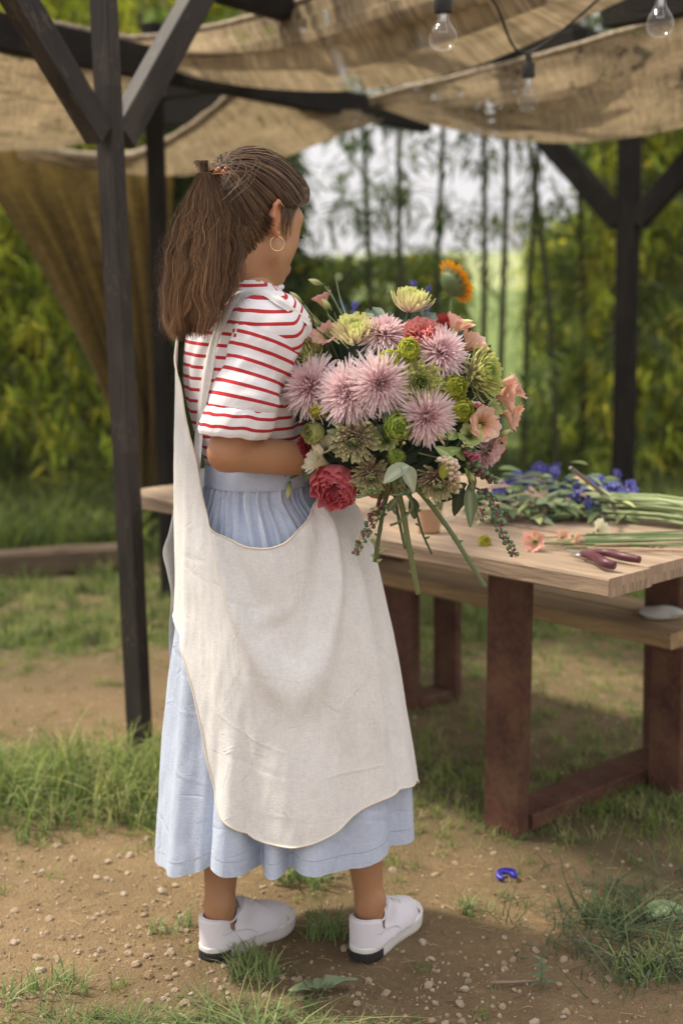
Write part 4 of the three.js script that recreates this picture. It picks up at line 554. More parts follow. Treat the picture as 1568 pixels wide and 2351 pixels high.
  const SL = up([[1.007, -0.264], [0.967, -0.272], [0.923, -0.289], [0.862, -0.308], [0.682, -0.331], [0.499, -0.351], [0.312, -0.369], [0.169, -0.382], [0.111, -0.388]]), SR = up([[1.004, -0.056], [0.965, -0.053], [0.92, -0.017], [0.858, 0.024], [0.723, 0.072], [0.54, 0.106], [0.372, 0.129], [0.263, 0.137], [0.2, 0.138]]);
  const HDP = up([[1.3, 0.135], [1.0, 0.14], [0.9, 0.165], [0.7, 0.204], [0.5, 0.228], [0.3, 0.247], [0.1, 0.26]]), SDP = up([[1.02, 0.122], [0.965, 0.124], [0.92, 0.14], [0.86, 0.158], [0.7, 0.188], [0.5, 0.212], [0.3, 0.232], [0.1, 0.245]]);
  const shell = (Lt, Rt, Dt, th, y, off) => { const l = crT(Lt, y), r = crT(Rt, y), c = (l + r) / 2, hw = (r - l) / 2 + off, h = crT(Dt, y) + off; return V3(c + hw * Math.sin(th), y, -2.8 + h * Math.cos(th)); };
  const skirtFold = (th, y) => { const t = ss(0.965, 0.2, y), dg = th / D; let f = 0;
    const gat = ss(0.997, 0.98, y) * ss(0.6, 0.95, y); f += gat * 0.0052 * (Math.sin(th * 38 + 7 * n3(th * 3, y * 1.5, 1)) + 0.9 * Math.sin(th * 23 + 7 * n3(th * 4, y * 3, 2)) + 1.4 * n3(th * 16, y * 5, 6)) * (0.55 + 0.9 * n3(th * 6, y * 6, 4));
    const br = ss(0.93, 0.5, y); f += br * (0.010 * Math.sin(th * 11 + 2.5 * n3(th * 1.5, y * 0.8, 5)) + 0.012 * n3(th * 2.2, y * 1.5, 8));
    const hm = ss(0.62, 0.2, y); const P = (c, w, a) => a * gauss((dg - c) / w); f += hm * (P(-66, 12, 0.014) + P(-38, 3.5, -0.035) + P(-26, 8, 0.026) + P(-13, 3.2, -0.05) + P(-5, 4.5, 0.022) + P(3, 3, -0.045) + P(14, 8, 0.026) + P(40, 13, 0.0) + P(62, 10, -0.012) + P(85, 12, 0.01));
    return f * 1.0 + 0.002 * n3(th * 14, y * 16, 3) * t; };
  const hemY = (th) => 0.262 - 0.062 * ss(-0.45, -1.3, th) * ss(-3.0, -1.9, th) + 0.006 * Math.sin(th * 9) - 0.004 * n3(th * 6, 2, 2);
  const skirtAt = (th, y) => { const p = shell(SL, SR, SDP, th, y, 0); const n = V3(Math.sin(th), 0, Math.cos(th)); return p.addScaledVector(n, skirtFold(th, y)); };
  { const g = new GB(); g.grid(420, 110, (a, b) => { const th = (a * 2 - 1) * Math.PI, y = mix(hemY(th), 0.993, Math.pow(b, 0.95)); return skirtAt(th, y); }, { closeU: true, uv: (a, b, p) => [a * 2.2, p.y * 1.6] });
    const sk = part('skirt', g.build(), M.skirt, woman, 'pale blue gathered linen skirt');
    const w = new GB(); w.grid(120, 6, (a, b) => { const th = (a * 2 - 1) * Math.PI, y = mix(0.986, 1.028, b), p = shell(SL, SR, SDP, th, y, 0.004 + 0.002 * Math.sin(b * Math.PI)); return p; }, { closeU: true, uv: (a, b, p) => [a * 2, p.y * 2] }); part('waistband', w.build(), M.skirt, sk);
    const hs = new GB(); hs.tube(Array.from({ length: 260 }, (_, i) => { const th = (i / 259 * 2 - 1) * Math.PI, y = hemY(th) + 0.03; return skirtAt(th, y).addScaledVector(V3(Math.sin(th), 0, Math.cos(th)), 0.0002); }), 0.0005, 4); part('hem_stitching', hs.build(), M.skirt, sk);
  }
  const apronDrape = (th, y) => { const dg = th / D; let f = 0;
    const yr = 0.625 + 0.00022 * (dg - 6) ** 2, s = (y - yr); f += 0.017 * Math.exp(-((s / 0.055) ** 2)) * ss(-46, -25, dg) * ss(62, 35, dg) - 0.016 * Math.exp(-(((s - 0.1) / 0.06) ** 2)) * ss(-30, -10, dg) * ss(45, 22, dg);
    const ya = 0.76 + 0.0035 * (dg - 0) ; f += 0.006 * Math.exp(-(((y - ya + 0.05 * Math.sin(dg * 0.05)) / 0.02) ** 2)) * ss(-20, -5, dg) * ss(18, 8, dg);
    f += 0.013 * gauss((dg - 50 - (y - 0.7) * 14) / 6) * ss(0.98, 0.85, y) - 0.012 * gauss((dg - 62 - (y - 0.7) * 10) / 5) * ss(0.98, 0.8, y) + 0.008 * gauss((dg + 57) / 5) * ss(1.1, 0.9, y) ;
    f += 0.011 * n3(dg * 0.035, y * 2.6, 11) + 0.006 * n3(dg * 0.07 + y * 3, y * 5, 12) + 0.0016 * n3(dg * 0.25, y * 18, 13) + 0.012 * ss(0.6, 0.35, y) * Math.sin(dg * 0.11 + 0.8);
    return f; };
  const apronAt = (th, y, off = 0) => { const q = apronRaw(th, y, off); if (y < 0.955) { const n = V3(Math.sin(th), 0, Math.cos(th)), s = skirtAt(th, y), e = (q.x - s.x) * n.x + (q.z - s.z) * n.z - 0.005 - off; if (e < 0.006) q.addScaledVector(n, 0.006 * Math.exp(Math.min(0, e - 0.006) / 0.006) - Math.min(e, 0.006)); } return q; };
  const apronRaw = (th, y, off = 0) => { const ft = ss(-88 * D, -55 * D, th) * ss(88 * D, 60 * D, th); return shell(AL, AR, HDP, th, y, 0.008 + off).addScaledVector(V3(Math.sin(th), 0, Math.cos(th)), apronDrape(th, y) * mix(0.35, 1, ft)); };
  const topE = [[-100, 1.33], [-95, 1.31], [-90, 1.27], [-61, 1.188], [-53, 1.131], [-46.5, 1.086], [-41.5, 1.045], [-39, 1.02], [-37.8, 0.983], [-35.9, 0.955], [-30.7, 0.923], [-18, 0.896], [-3.5, 0.886], [9.8, 0.894], [22.7, 0.923], [38.5, 0.956], [56.4, 0.993], [77.5, 1.008], [110, 1.02], [180, 1.1], [215, 1.12]],
    botE = [[-100, 0.72], [-75, 0.713], [-63.9, 0.7], [-54.5, 0.665], [-42.9, 0.559], [-35.9, 0.462], [-29, 0.391], [-21.2, 0.358], [-12.4, 0.336], [-0.4, 0.328], [7.8, 0.332], [19, 0.347], [34, 0.375], [47.5, 0.391], [71, 0.384], [86, 0.366], [100, 0.34], [140, 0.31], [215, 0.31]];
  { const g = new GB(), NU = 320, NV = 120, th = (a) => mix(-99, 212, a);
    const y0 = (t) => crT(botE, t), y1 = (t) => crT(topE, t);
    const f = (a, b) => { const t = th(a); return apronAt(t * D, mix(y0(t), y1(t), b)); };
    g.grid(NU, NV, f, { uv: (a, b, p) => [a * 2.4, p.y * 1.5 + 0.3] });
    const ap = part('apron', g.build(), M.apron, woman, 'cream cross back linen apron');
    const pip = (b, lift) => { const q = new GB(); q.tube(Array.from({ length: 300 }, (_, i) => { const t = th(i / 299); return apronAt(t * D, mix(y0(t), y1(t), b), lift); }), 0.0021, 6); return q; };
    part('binding', pip(0, 0.0004).build(), M.piping, ap); part('binding', pip(1, 0.0004).build(), M.piping, ap);
    // left front panel that swings out beyond the hip
    const w = new GB(), edge = [[1.0, -0.325], [0.955, -0.333], [0.88, -0.35], [0.842, -0.363], [0.8, -0.356], [0.75, -0.349], [0.69, -0.355], [0.6, -0.356], [0.55, -0.349], [0.49, -0.332], [0.44, -0.3]].reverse();
    w.grid(24, 60, (a, b) => { const y = mix(0.44, 1.0, b), x0 = crT(edge, y), k = a; return V3(mix(x0, -0.2, k), y, -2.83 - 0.16 * Math.pow(k, 0.7) + 0.02 * n3(k * 3, y * 5, 2) - 0.03 * Math.sin(k * 7 + y * 6) * k); }, { uv: (a, b) => [a * 0.5, b * 0.9] });
    part('side_panel', w.build(), M.apron, ap);
    // strap over the right shoulder
    const on = (u, v) => { const d = sight(u, v); for (let z = 2.35; z < 3; z += 0.002) { const p = camera.position.clone().addScaledVector(d, z / -d.z); if (shirtS(p) < 0.0) return p; } return atz(u, v, -2.72); };
    const track = [[668, 712], [640, 686], [607, 670], [575, 672], [548, 688], [525, 720], [505, 765], [489, 820], [477, 880], [468, 940], [462, 1000], [459, 1050], [459, 1088]], wid = [0.021, 0.021, 0.02, 0.02, 0.02, 0.021, 0.022, 0.024, 0.026, 0.027, 0.025, 0.021, 0.016];
    const raw = track.map(([u, v], i) => { if (i === 0) return on(690, 745).add(V3(0.012, 0, -0.03)); const p = i < 2 ? on(u, v + 10) : on(u, v + (i === 2 || i === 3 ? 6 : 0)); return p; });
    for (let i = 9; i < 13; i++) raw[i] = raw[i].clone().lerp(atz(track[i][0], track[i][1], -2.72 + (i - 9) * 0.008), 0.5);
    const cs = new THREE.CatmullRomCurve3(raw, false, 'centripetal'), sgb = new GB();
    sgb.grid(8, 90, (a, b) => { const p = cs.getPoint(b), T = cs.getTangent(b), k = b * 12, i = Math.min(11, Math.floor(k)), w2 = mix(wid[i], wid[i + 1], k - i); const n = p.clone().sub(V3(chestC.x, p.y - 0.05 - 0.1 * ss(0.35, 0.1, b), chestC.z)).normalize(), s = T.clone().cross(n).normalize(), e = a * 2 - 1; return p.addScaledVector(n, 0.009 - 0.003 * e * e + 0.0012 * Math.sin(e * 5 + b * 20)).addScaledVector(s, e * w2 * 0.5); }, { uv: (a, b) => [a * 0.05, b * 0.8] });
    const sth = new GB(); void sth; part('strap', sgb.build(), M.apron, ap);
  }
  scene.userData.shirtS = shirtS;
}

// ---- sneakers
{
  const white = std({ color: new THREE.Color().setRGB(0.78, 0.75, 0.79), roughness: 0.85, bumpMap: T4bump(), bumpScale: 0.0006 }), rub = std({ color: new THREE.Color().setRGB(0.76, 0.74, 0.7), roughness: 0.5 }), blk = std({ color: new THREE.Color().setRGB(0.022, 0.021, 0.023), roughness: 0.6 });
  const O = [[-0.034, 0], [-0.033, 0.011], [-0.028, 0.0205], [-0.018, 0.0285], [0, 0.033], [0.03, 0.034], [0.075, 0.033], [0.11, 0.037], [0.14, 0.0425], [0.165, 0.042], [0.185, 0.035], [0.199, 0.023], [0.206, 0.011], [0.208, 0]];
  const outline = (q) => { // q 0..1 round the foot from the heel, anticlockwise
    const s = q < 0.5 ? 1 : -1, k = (q < 0.5 ? q : 1 - q) * 2 * (O.length - 1), i = Math.min(O.length - 2, Math.floor(k)), f = k - i; const cr = (c) => { const a = O[Math.max(0, i - 1)], b = O[i], d = O[i + 1], e = O[Math.min(O.length - 1, i + 2)]; const A = [a, b, d, e].map((p, j) => (c ? (j === 0 && i === 0 ? -p[1] - O[1][1] : j === 3 && i + 2 > O.length - 1 ? -O[O.length - 2][1] : p[1]) : (j === 3 && i + 2 > O.length - 1 ? O[O.length - 2][0] : j === 0 && i === 0 ? O[1][0] : p[0]))); return 0.5 * ((2 * A[1]) + (A[2] - A[0]) * f + (2 * A[0] - 5 * A[1] + 4 * A[2] - A[3]) * f * f + (3 * A[1] - A[0] - 3 * A[2] + A[3]) * f * f * f); };
    return [cr(0), s * cr(1)];
  };
  const sneaker = (pos, dir, label) => {
    const t = new THREE.Group(); t.name = 'sneaker'; t.userData.label = label; woman.add(t);
    const L = V3(-dir.z, 0, dir.x), W = (x, y, z) => V3(pos.x + dir.x * x + L.x * z, y, pos.z + dir.z * x + L.z * z);
    const lo = V3(-0.05, 0.02, -0.06), hi = V3(0.22, 0.15, 0.06);
    const up1 = blend([cone(V3(0.0, 0.03, 0), V3(-0.001, 0.095, 0), 0.0345, 0.0345), cone(V3(0.05, 0.035, 0), V3(0.046, 0.088, 0), 0.034, 0.028), cone(V3(0.06, 0.08, 0), V3(0.13, 0.048, 0), 0.025, 0.026), ell(V3(0.135, 0.03, 0), V3(1, 0, 0), V3(0, 1, 0), V3(0, 0, 1), 0.069, 0.04, 0.0405), cone(V3(0.02, 0.03, 0), V3(0.12, 0.03, 0), 0.033, 0.037)], 0.02);
    const open = (p) => { const a = (p.x - 0.0125) / 0.0375, b = p.z / 0.0305; return p.y > 0.05 ? (Math.hypot(a, b) - 1) * 0.0305 : 0.02; };
    const topP = (p) => p.y - (0.0905 - 0.01 * gauss((p.x - 0.018) / 0.02) + 0.55 * clamp(p.x - 0.035, 0, 0.03));
    const sd = (p) => Math.max(Math.max(up1(p), 0.026 - p.y), topP(p) * 0.8, -open(p));
    const g = surfaceNets(sd, lo, hi, 0.0034), P = g.attributes.position, uv = new Float32Array(P.count * 2); for (let i = 0; i < P.count; i++) { const x = P.getX(i), y = P.getY(i), z = P.getZ(i), w = W(x, y + 0.0006 * n3(x * 80, y * 80, z * 80), z); P.setXYZ(i, w.x, w.y, w.z); uv[i * 2] = x * 4 + z * 4; uv[i * 2 + 1] = y * 4; } g.setAttribute('uv', new THREE.BufferAttribute(uv, 2)); g.computeVertexNormals();
    part('upper', g, white, t);
    const s = new GB(), prof = [[0, -0.004], [0.003, 0], [0.012, 0.0012], [0.02, 0.0012], [0.0205, 0.002], [0.0275, 0.002], [0.029, 0.0012], [0.031, -0.001], [0.0315, -0.006]];
    s.grid(90, prof.length - 1, (a, b) => { const [x, z] = outline(a), pr = prof[Math.round(b * (prof.length - 1))], lift = 0.012 * Math.pow(clamp((x - 0.13) / 0.08), 2), n = Math.hypot(x - 0.09, z * 3) || 1; void n; const nx = clamp((x - 0.085) / 0.12, -1, 1), nz = Math.sign(z) * Math.sqrt(Math.max(0, 1 - nx * nx)); return W(x + nx * nx * nx * pr[1], pr[0] * (1 + 0.15 * gauss(x / 0.05)) + lift, z + nz * pr[1]); }, { closeU: true }); 
    s.grid(1, 30, (a, b) => { const x = mix(-0.03, 0.205, b), lift = 0.012 * Math.pow(clamp((x - 0.13) / 0.08), 2); const i = O.findIndex((o) => o[0] >= x), k = (x - O[i - 1][0]) / (O[i][0] - O[i - 1][0]), w = mix(O[i - 1][1], O[i][1], k); return W(x, 0.001 + lift, (a * 2 - 1) * w * 0.95); });
    const so = part('sole', s.build(), rub, t); void so;
    const h = new GB(); h.grid(40, 7, (a, b) => { const q = (a - 0.5) * 0.34, [x, z] = outline(((q % 1) + 1) % 1), y = mix(0.0015, 0.0255, b), rib = 0.0004 * Math.sign(Math.sin(a * 60)), o = (b === 0 || b === 1 ? -0.001 : 0.0022) + rib, nx = clamp((x - 0.085) / 0.12, -1, 1), nz = Math.sign(z) * Math.sqrt(Math.max(0, 1 - nx * nx)); return W(x + nx * Math.abs(nx) * o, y, z + nz * o); }); part('heel_patch', h.build(), blk, t);
    const toe = new GB(); toe.grid(24, 10, (a, b) => { const A = (a - 0.5) * 2.5, E = b * 1.15, cx = 0.152; return W(cx + 0.0535 * Math.cos(A) * Math.cos(E), 0.029 + 0.031 * Math.sin(E), 0.0425 * Math.sin(A) * Math.cos(E)); }); part('toe_cap', toe.build(), rub, t);
    const tg = new GB(); tg.grid(10, 14, (a, b) => { const z = (a - 0.5) * 0.058 * (1 - 0.3 * b), x = mix(0.062, 0.047, b) - 0.008 * b * b * b, y = mix(0.05, 0.127, b); return W(x - 9 * z * z, y - 5 * z * z * b + 0.004, z); }); part('tongue', tg.build(), white, t);
    for (let i = 0; i < 4; i++) { const lc = new GB(), x = 0.078 + 0.015 * i, y = 0.1 - 0.0095 * i; lc.tube(Array.from({ length: 9 }, (_, k) => { const z = (k / 8 - 0.5) * 0.046; return W(x + 0.003 * Math.sin(k), y - 9 * z * z + 0.004, z); }), 0.0022, 6); part('lace', lc.build(), rub, t); }
    for (const sg of [1, -1]) { const se = new GB(); se.tube(curve([W(-0.034, 0.066, 0.004 * sg), W(-0.01, 0.062, 0.0335 * sg), W(0.03, 0.058, 0.0372 * sg), W(0.062, 0.05, 0.0375 * sg), W(0.085, 0.033, 0.0375 * sg)], 24), 0.0009, 5); part('seam', se.build(), white, t); }
    const cl = new GB(); cl.tube(Array.from({ length: 40 }, (_, i) => { const A = mix(0.5, 5.78, i / 39), x = 0.0118 + 0.0395 * Math.cos(A), z = 0.0318 * Math.sin(A); return W(x, 0.0905 - 0.01 * gauss((x - 0.018) / 0.02) + 0.55 * clamp(x - 0.035, 0, 0.03), z); }), 0.0023, 6); part('collar', cl.build(), white, t);
    return t;
  };
  sneaker(V3(-0.266, 0.0, -2.76).addScaledVector(DL, -0.005), DL, 'left white canvas sneaker with black heel patch');
  sneaker(V3(0.043, 0.0, -2.752).addScaledVector(DR, -0.005), DR, 'right white canvas sneaker with black heel patch');
}

// ---- hair
{
  const r = rng(99), hairMat = phy({ vertexColors: true, roughness: 0.45, specularIntensity: 0.45, side: THREE.DoubleSide });
  const RAD = V3(0.083, 0.117, 0.126), C0 = [0, 0.014, -0.01];
  const hs = (d, k = 1) => { // hair surface point for a direction in head axes
    const poof = 1 + 0.11 * gauss((d.z - 0.8) / 0.4) * ss(0.1, 0.6, d.y) - 0.05 * ss(0.0, -0.7, d.y) - 0.06 * ss(0.2, -0.6, d.z) * ss(0.9, 0.2, d.y); return hd(C0[0] + d.x * RAD.x * k * poof, C0[1] + d.y * RAD.y * k * poof, C0[2] + d.z * RAD.z * k * poof); };
  const hn = (d) => V3(0, 0, 0).addScaledVector(HR, d.x / RAD.x).addScaledVector(HU, d.y / RAD.y).addScaledVector(HF, d.z / RAD.z).normalize();
  // hairline: height (u) against azimuth from the front
  const line = [[0, 0.52], [35, 0.46], [55, 0.3], [75, 0.16], [88, 0.1], [98, 0.2], [104, -0.05], [114, -0.5], [130, -0.8], [150, -0.9], [180, -0.92]];
  const hairy = (d) => { const az = Math.abs(Math.atan2(d.x, d.z)) / D, h = crT(line, az); return d.y - h; };
  const TIE = atz(486, 400, -2.715), tieDir = V3(0.05, 0.58, -0.82).normalize();
  const tone = (k) => { const a = Math.pow(r(), 2.2), m = mix(0.8, 1.2, r()) * k; return [mix(0.05, 0.22, a) * m, mix(0.026, 0.122, a) * m, mix(0.013, 0.055, a) * m]; };
  const cap = new GB();
  cap.grid(60, 40, (a, b) => { const th = (a * 2 - 1) * Math.PI, y = mix(-0.9, 1, b), q = Math.sqrt(1 - Math.min(1, y * y)); const az = Math.abs(th) / D, h = Math.max(y, crT(line, az)), qq = Math.sqrt(Math.max(0, 1 - h * h)); void q; return hs(V3(Math.sin(th) * qq, h, Math.cos(th) * qq), 0.955); }, { closeU: true, color: [0.06, 0.031, 0.015] });
  const ribbon = (g, pts, nor, w, col, col2) => { const n = pts.length, b0 = g.count; for (let j = 0; j < n; j++) { const T = pts[Math.min(n - 1, j + 1)].clone().sub(pts[Math.max(0, j - 1)]), N = nor[j], s = T.cross(N).normalize(), t = j / (n - 1), W = w * (0.55 + 0.45 * Math.sin(Math.PI * Math.min(0.98, t + 0.12))) * (t > 0.96 ? 0.35 : 1), c = col2 ? col.map((x, k) => mix(x, col2[k], t)) : col; for (const e of [-1, 1]) { const nn = N.clone().addScaledVector(s, e * 0.55).normalize(); g.v(pts[j].clone().addScaledVector(s, e * W * 0.5), c, e, t, nn); } } for (let j = 0; j < n - 1; j++) { const q = b0 + j * 2; g.i.push(q, q + 1, q + 3, q, q + 3, q + 2); } };
  const hair = new GB();
  let made = 0;
  while (made < 3600) {
    let d; const mode = r();
    if (mode < 0.45) { const az = (r() * 2 - 1) * 180, h = crT(line, Math.abs(az)) + 0.01 + 0.05 * r(), q = Math.sqrt(Math.max(0, 1 - h * h)); d = V3(Math.sin(az * D) * q, h, Math.cos(az * D) * q); }
    else { const y = mix(-0.9, 1, r()), a = r() * 6.283, q = Math.sqrt(1 - y * y); d = V3(Math.sin(a) * q, y, Math.cos(a) * q); if (hairy(d) < 0.01) continue; }
    made++;
    const pts = [], nor = [], lift = 0.0035 * r() * r(), wob = (r() - 0.5) * 0.012, ph = r() * 6, ang = d.angleTo(tieDir), m = Math.max(5, Math.ceil(ang / 0.17)), loose = r() < 0.06 ? 0.006 : 0;
    for (let j = 0; j <= m; j++) { const t = j / m, sl = ang < 0.01 ? d.clone() : d.clone().multiplyScalar(Math.sin((1 - t) * ang) / Math.sin(ang)).addScaledVector(tieDir, Math.sin(t * ang) / Math.sin(ang)); sl.x += wob * Math.sin(t * 5 + ph) * Math.sin(Math.PI * t) - 0.0; sl.normalize(); let p = hs(sl, 0.97 + 0.03 * Math.sin(Math.PI * t)); const n = hn(sl); p.addScaledVector(n, 0.001 + lift + loose * Math.sin(Math.PI * t) + 0.0022 * n3(sl.x * 14, sl.y * 14, sl.z * 14)); p.lerp(TIE.clone().addScaledVector(n, 0.008 * r()), ss(0.78, 1.0, t)); pts.push(p); nor.push(n); }
    ribbon(hair, pts, nor, mix(0.001, 0.003, r()), tone(1));
  }
  // side fringe sweeping back over the temple and wisps in front of the ear and at the nape
  for (let i = 0; i < 900; i++) { const q = r(), w = r(), A = V3(mix(-0.75, 0.3, q), mix(0.5, 0.85, r()), mix(0.85, 0.5, r())).normalize(), C = V3(mix(-0.1, 0.55, w), mix(0.62, 0.4, w * r()), 0.95).normalize(), B = V3(0.93, mix(0.16, 0.36, r()), mix(0.4, 0.0, r())).normalize(), pts = [], nor = [], lift = 1.0 + 0.03 * r() * r(); for (let j = 0; j <= 12; j++) { const t = j / 12, d = A.clone().multiplyScalar((1 - t) ** 2).addScaledVector(C, 2 * t * (1 - t) * 1.1).addScaledVector(B, t * t).normalize(); pts.push(hs(d, mix(0.985, lift, Math.sin(Math.PI * t)) + 0.006 * n3(d.x * 12, d.y * 12, i))); nor.push(hn(d)); } ribbon(hair, pts, nor, mix(0.0009, 0.0024, r()), tone(1.2)); }
  // hair growing up from the nape and falling before the ear, laid on the skin
  const onHead = (u, v, lift) => { const d = sight(u, v); let t = 2.5, best = 9, bt = 2.8; for (let i = 0; i < 60 && t < 3.1; i++) { const q = headSDF(camera.position.clone().addScaledVector(d, t)); if (q < best) { best = q; bt = t; } t += Math.max(0.0008, q * 0.7); if (q < 0.0004) break; } t = bt; return camera.position.clone().addScaledVector(d, t - lift); };
  const nape = [[632, 512], [612, 540], [588, 566], [566, 590], [545, 622], [528, 650], [512, 668]].map(([u, v]) => V3(u, v, 0)), napeC = new THREE.CatmullRomCurve3(nape);
  for (let i = 0; i < 620; i++) { const q = napeC.getPoint(r()), pts = [], nor = [], jit = Math.pow(r(), 1.5) * 26; const u0 = q.x - jit * 0.5 + (r() - 0.5) * 8, v0 = q.y - jit + (r() - 0.5) * 16, wv = (r() - 0.5) * 10; for (let j = 0; j <= 12; j++) { const t = j / 12, u = mix(u0, 492, t) + wv * Math.sin(Math.PI * t) + 14 * Math.sin(Math.PI * t), v = mix(v0, 404, t) + 10 * Math.sin(Math.PI * t); let p = onHead(Math.max(u, 505), v, 0.0012 + 0.006 * Math.sin(Math.PI * Math.min(1, t * 1.2)) + 0.003 * r()); if (t > 0.72) p.lerp(TIE.clone().add(V3(0.006, -0.004, 0.012)), ss(0.72, 1, t)); pts.push(p); nor.push(p.clone().sub(hd(0, -0.02, -0.03)).normalize()); } ribbon(hair, pts, nor, mix(0.0007, 0.002, r()), tone(mix(0.8, 1.2, r()))); }
  for (let i = 0; i < 140; i++) { const q = r(), e = Math.pow(r(), 0.8), pts = [], nor = [], u0 = mix(644, 690, q), u1 = mix(648, 668, q) + (r() - 0.5) * 8, v1 = mix(486, 566, e * e) - 26 * Math.abs(q - 0.3); for (let j = 0; j <= 8; j++) { const t = j / 8, p = onHead(mix(u0, u1, Math.pow(t, 0.7)) + 2 * Math.sin(t * 4 + i), mix(470, v1, t), 0.0016 + 0.003 * (1 - t)); pts.push(p); nor.push(p.clone().sub(hd(0, 0, 0)).normalize()); } ribbon(hair, pts, nor, mix(0.0004, 0.0013, r()), tone(1.0)); }
  // loop of hair bulging beside the tie, and flyaways
  for (let i = 0; i < 190; i++) { const pts = [], nor = [], o = V3(r() - 0.5, r() - 0.5, r() - 0.5).multiplyScalar(0.034), big = i < 11, bs = 0.35 + 0.6 * r(); for (let j = 0; j <= 12; j++) { const t = j / 12; let p; if (big) p = TIE.clone().add(V3(0.015 + 0.07 * bs * Math.sin(Math.PI * t) , 0.012 - 0.055 * t + 0.018 * Math.sin(Math.PI * t * 1.1), 0.035 + 0.028 * Math.sin(Math.PI * t))).add(o); else { const a = i * 2.4; p = hs(V3(Math.sin(a) * 0.6, 0.75 + 0.3 * Math.sin(i), Math.cos(a) * 0.7).normalize(), 1.0 + 0.09 * Math.sin(t * 2.2 + i) * t).add(V3(-0.05 * t, 0.006 * Math.sin(t * 3 + i), 0.01 * t)); } pts.push(p); nor.push(p.clone().sub(HC).normalize()); } ribbon(hair, pts, nor, big ? 0.0011 : 0.0007, tone(1.2)); }
  const capG = cap.build(); capG.setAttribute('normal', capG.attributes.normal);
  part('hair', mergeGeometries([capG, hair.build(true)]), hairMat, woman, 'brown hair drawn back from the forehead');
  // ponytail
  const pt = new GB(), CL = [[0, 486, 396, 0.008, -2.712], [0.06, 474, 398, 0.013, -2.7], [0.16, 476, 440, 0.034, -2.688], [0.32, 474, 505, 0.058, -2.672], [0.5, 466, 580, 0.07, -2.655], [0.7, 456, 660, 0.073, -2.645], [0.86, 443, 722, 0.067, -2.648], [0.94, 434, 752, 0.056, -2.65], [1.03, 424, 785, 0.038, -2.655]].map(([t, u, v, w, z]) => { const p = atz(u, v, z); return [t, p.x, p.y, p.z, w]; });
  const X1 = V3(0.93, 0, 0.36), Z1 = V3(-0.36, 0, 0.93);
  const LOCK = Array.from({ length: 62 }, (_, k) => { const a = k * 2.39996, q = Math.sqrt((k + 0.5) / 62) * (k > 54 ? 1.06 : 0.94); return { a: Math.cos(a) * q, b: Math.sin(a) * q, len: mix(0.8, 1.03, Math.pow(r(), 0.6)) * (1 - 0.08 * Math.max(0, Math.cos(a) * q)), sp: mix(0.13, 0.24, r()), k, ph: r() * 6, am: mix(0.4, 1.15, r()), tn: mix(0.7, 1.3, r()), flip: (r() - 0.62) * 0.05 }; });
  const strand = (e0, e1, len, wan, ph, flip, frizz) => { const pts = [], nor = [], m = 22; for (let j = 0; j <= m; j++) { const t = j / m * len, c = lerpT(CL, t), w = c[3], g0 = e0 + wan * 0.2 * (n3(ph * 5, t * 2.4, 1) + 0.5 * n3(ph * 9, t * 6, 2)), g1 = e1 + wan * 0.2 * n3(ph * 7, t * 2.4, 5); const p = V3(c[0], c[1], c[2]).addScaledVector(X1, w * g0 + (flip + 0.012) * ss(0.6, 1.05, t) + frizz * (n3(t * 9, ph * 11, 3) * 0.006 + 0.0025 * Math.sin(t * 34 + ph * 9)) * ss(0.05, 0.4, t)).addScaledVector(Z1, w * 0.52 * g1 + frizz * 0.005 * n3(t * 9, ph * 13, 8)); p.y += 0.006 * n3(ph * 3, 1, 2) * t; pts.push(p); nor.push(X1.clone().multiplyScalar(g0).addScaledVector(Z1, g1 + 0.25).add(V3(0, 0.12, 0)).normalize()); } return [pts, nor]; };
  for (const L of LOCK) { for (let i = 0; i < 66; i++) { const a = r() * 6.283, q = Math.sqrt(r()), sp = L.sp; const e0 = L.a + Math.cos(a) * q * sp, e1 = L.b + Math.sin(a) * q * sp, len = L.len * mix(0.86, 1.02, Math.pow(r(), 0.5)); const [pts, nor] = strand(e0, e1, len, L.am, L.ph + (r() - 0.5) * 0.05, L.flip + (r() - 0.5) * 0.012, mix(0.2, 1.15, r())); const c0 = tone(L.tn * mix(0.75, 1.15, (e0 * -0.5 + 0.5))), c1 = c0.map((x, k) => x * 1.3 + [0.06, 0.026, 0.008][k]); ribbon(pt, pts, nor, mix(0.0007, 0.0019, r()), c0, c1); } }
  for (let i = 0; i < 520; i++) { const a = r() * 6.283, q = mix(0.95, 1.35, r() * r()), side = r() < 0.6; const [pts, nor] = strand((side ? -Math.abs(Math.cos(a)) : Math.cos(a)) * q, Math.sin(a) * q, mix(0.35, 1.04, r()), 1.3, r() * 6, (r() - 0.6) * 0.05, mix(1, 4, r())); ribbon(pt, pts, nor, mix(0.0004, 0.0008, r()), tone(1.25)); }
  // short stub of hair above the tie
  for (let i = 0; i < 160; i++) { const pts = [], nor = [], a = r() * 6.28, q = r(); for (let j = 0; j <= 7; j++) { const t = j / 7, p = TIE.clone().add(V3(-0.012 + Math.cos(a) * 0.009 * q - 0.006 * t, -0.012 + 0.034 * Math.sin(t * 2.2), Math.sin(a) * 0.01 * q + 0.01 - 0.004 * t)).add(V3(0.008 * Math.sin(i * 7) * t, 0.004 * Math.sin(i * 3) * t, 0)); pts.push(p); nor.push(V3(Math.cos(a), 0.1, Math.sin(a) + 0.4).normalize()); } ribbon(pt, pts, nor, 0.0018, tone(0.9)); }
  const pony = part('ponytail', pt.build(true), hairMat, woman, 'long brown ponytail hanging down the back'); void pony;
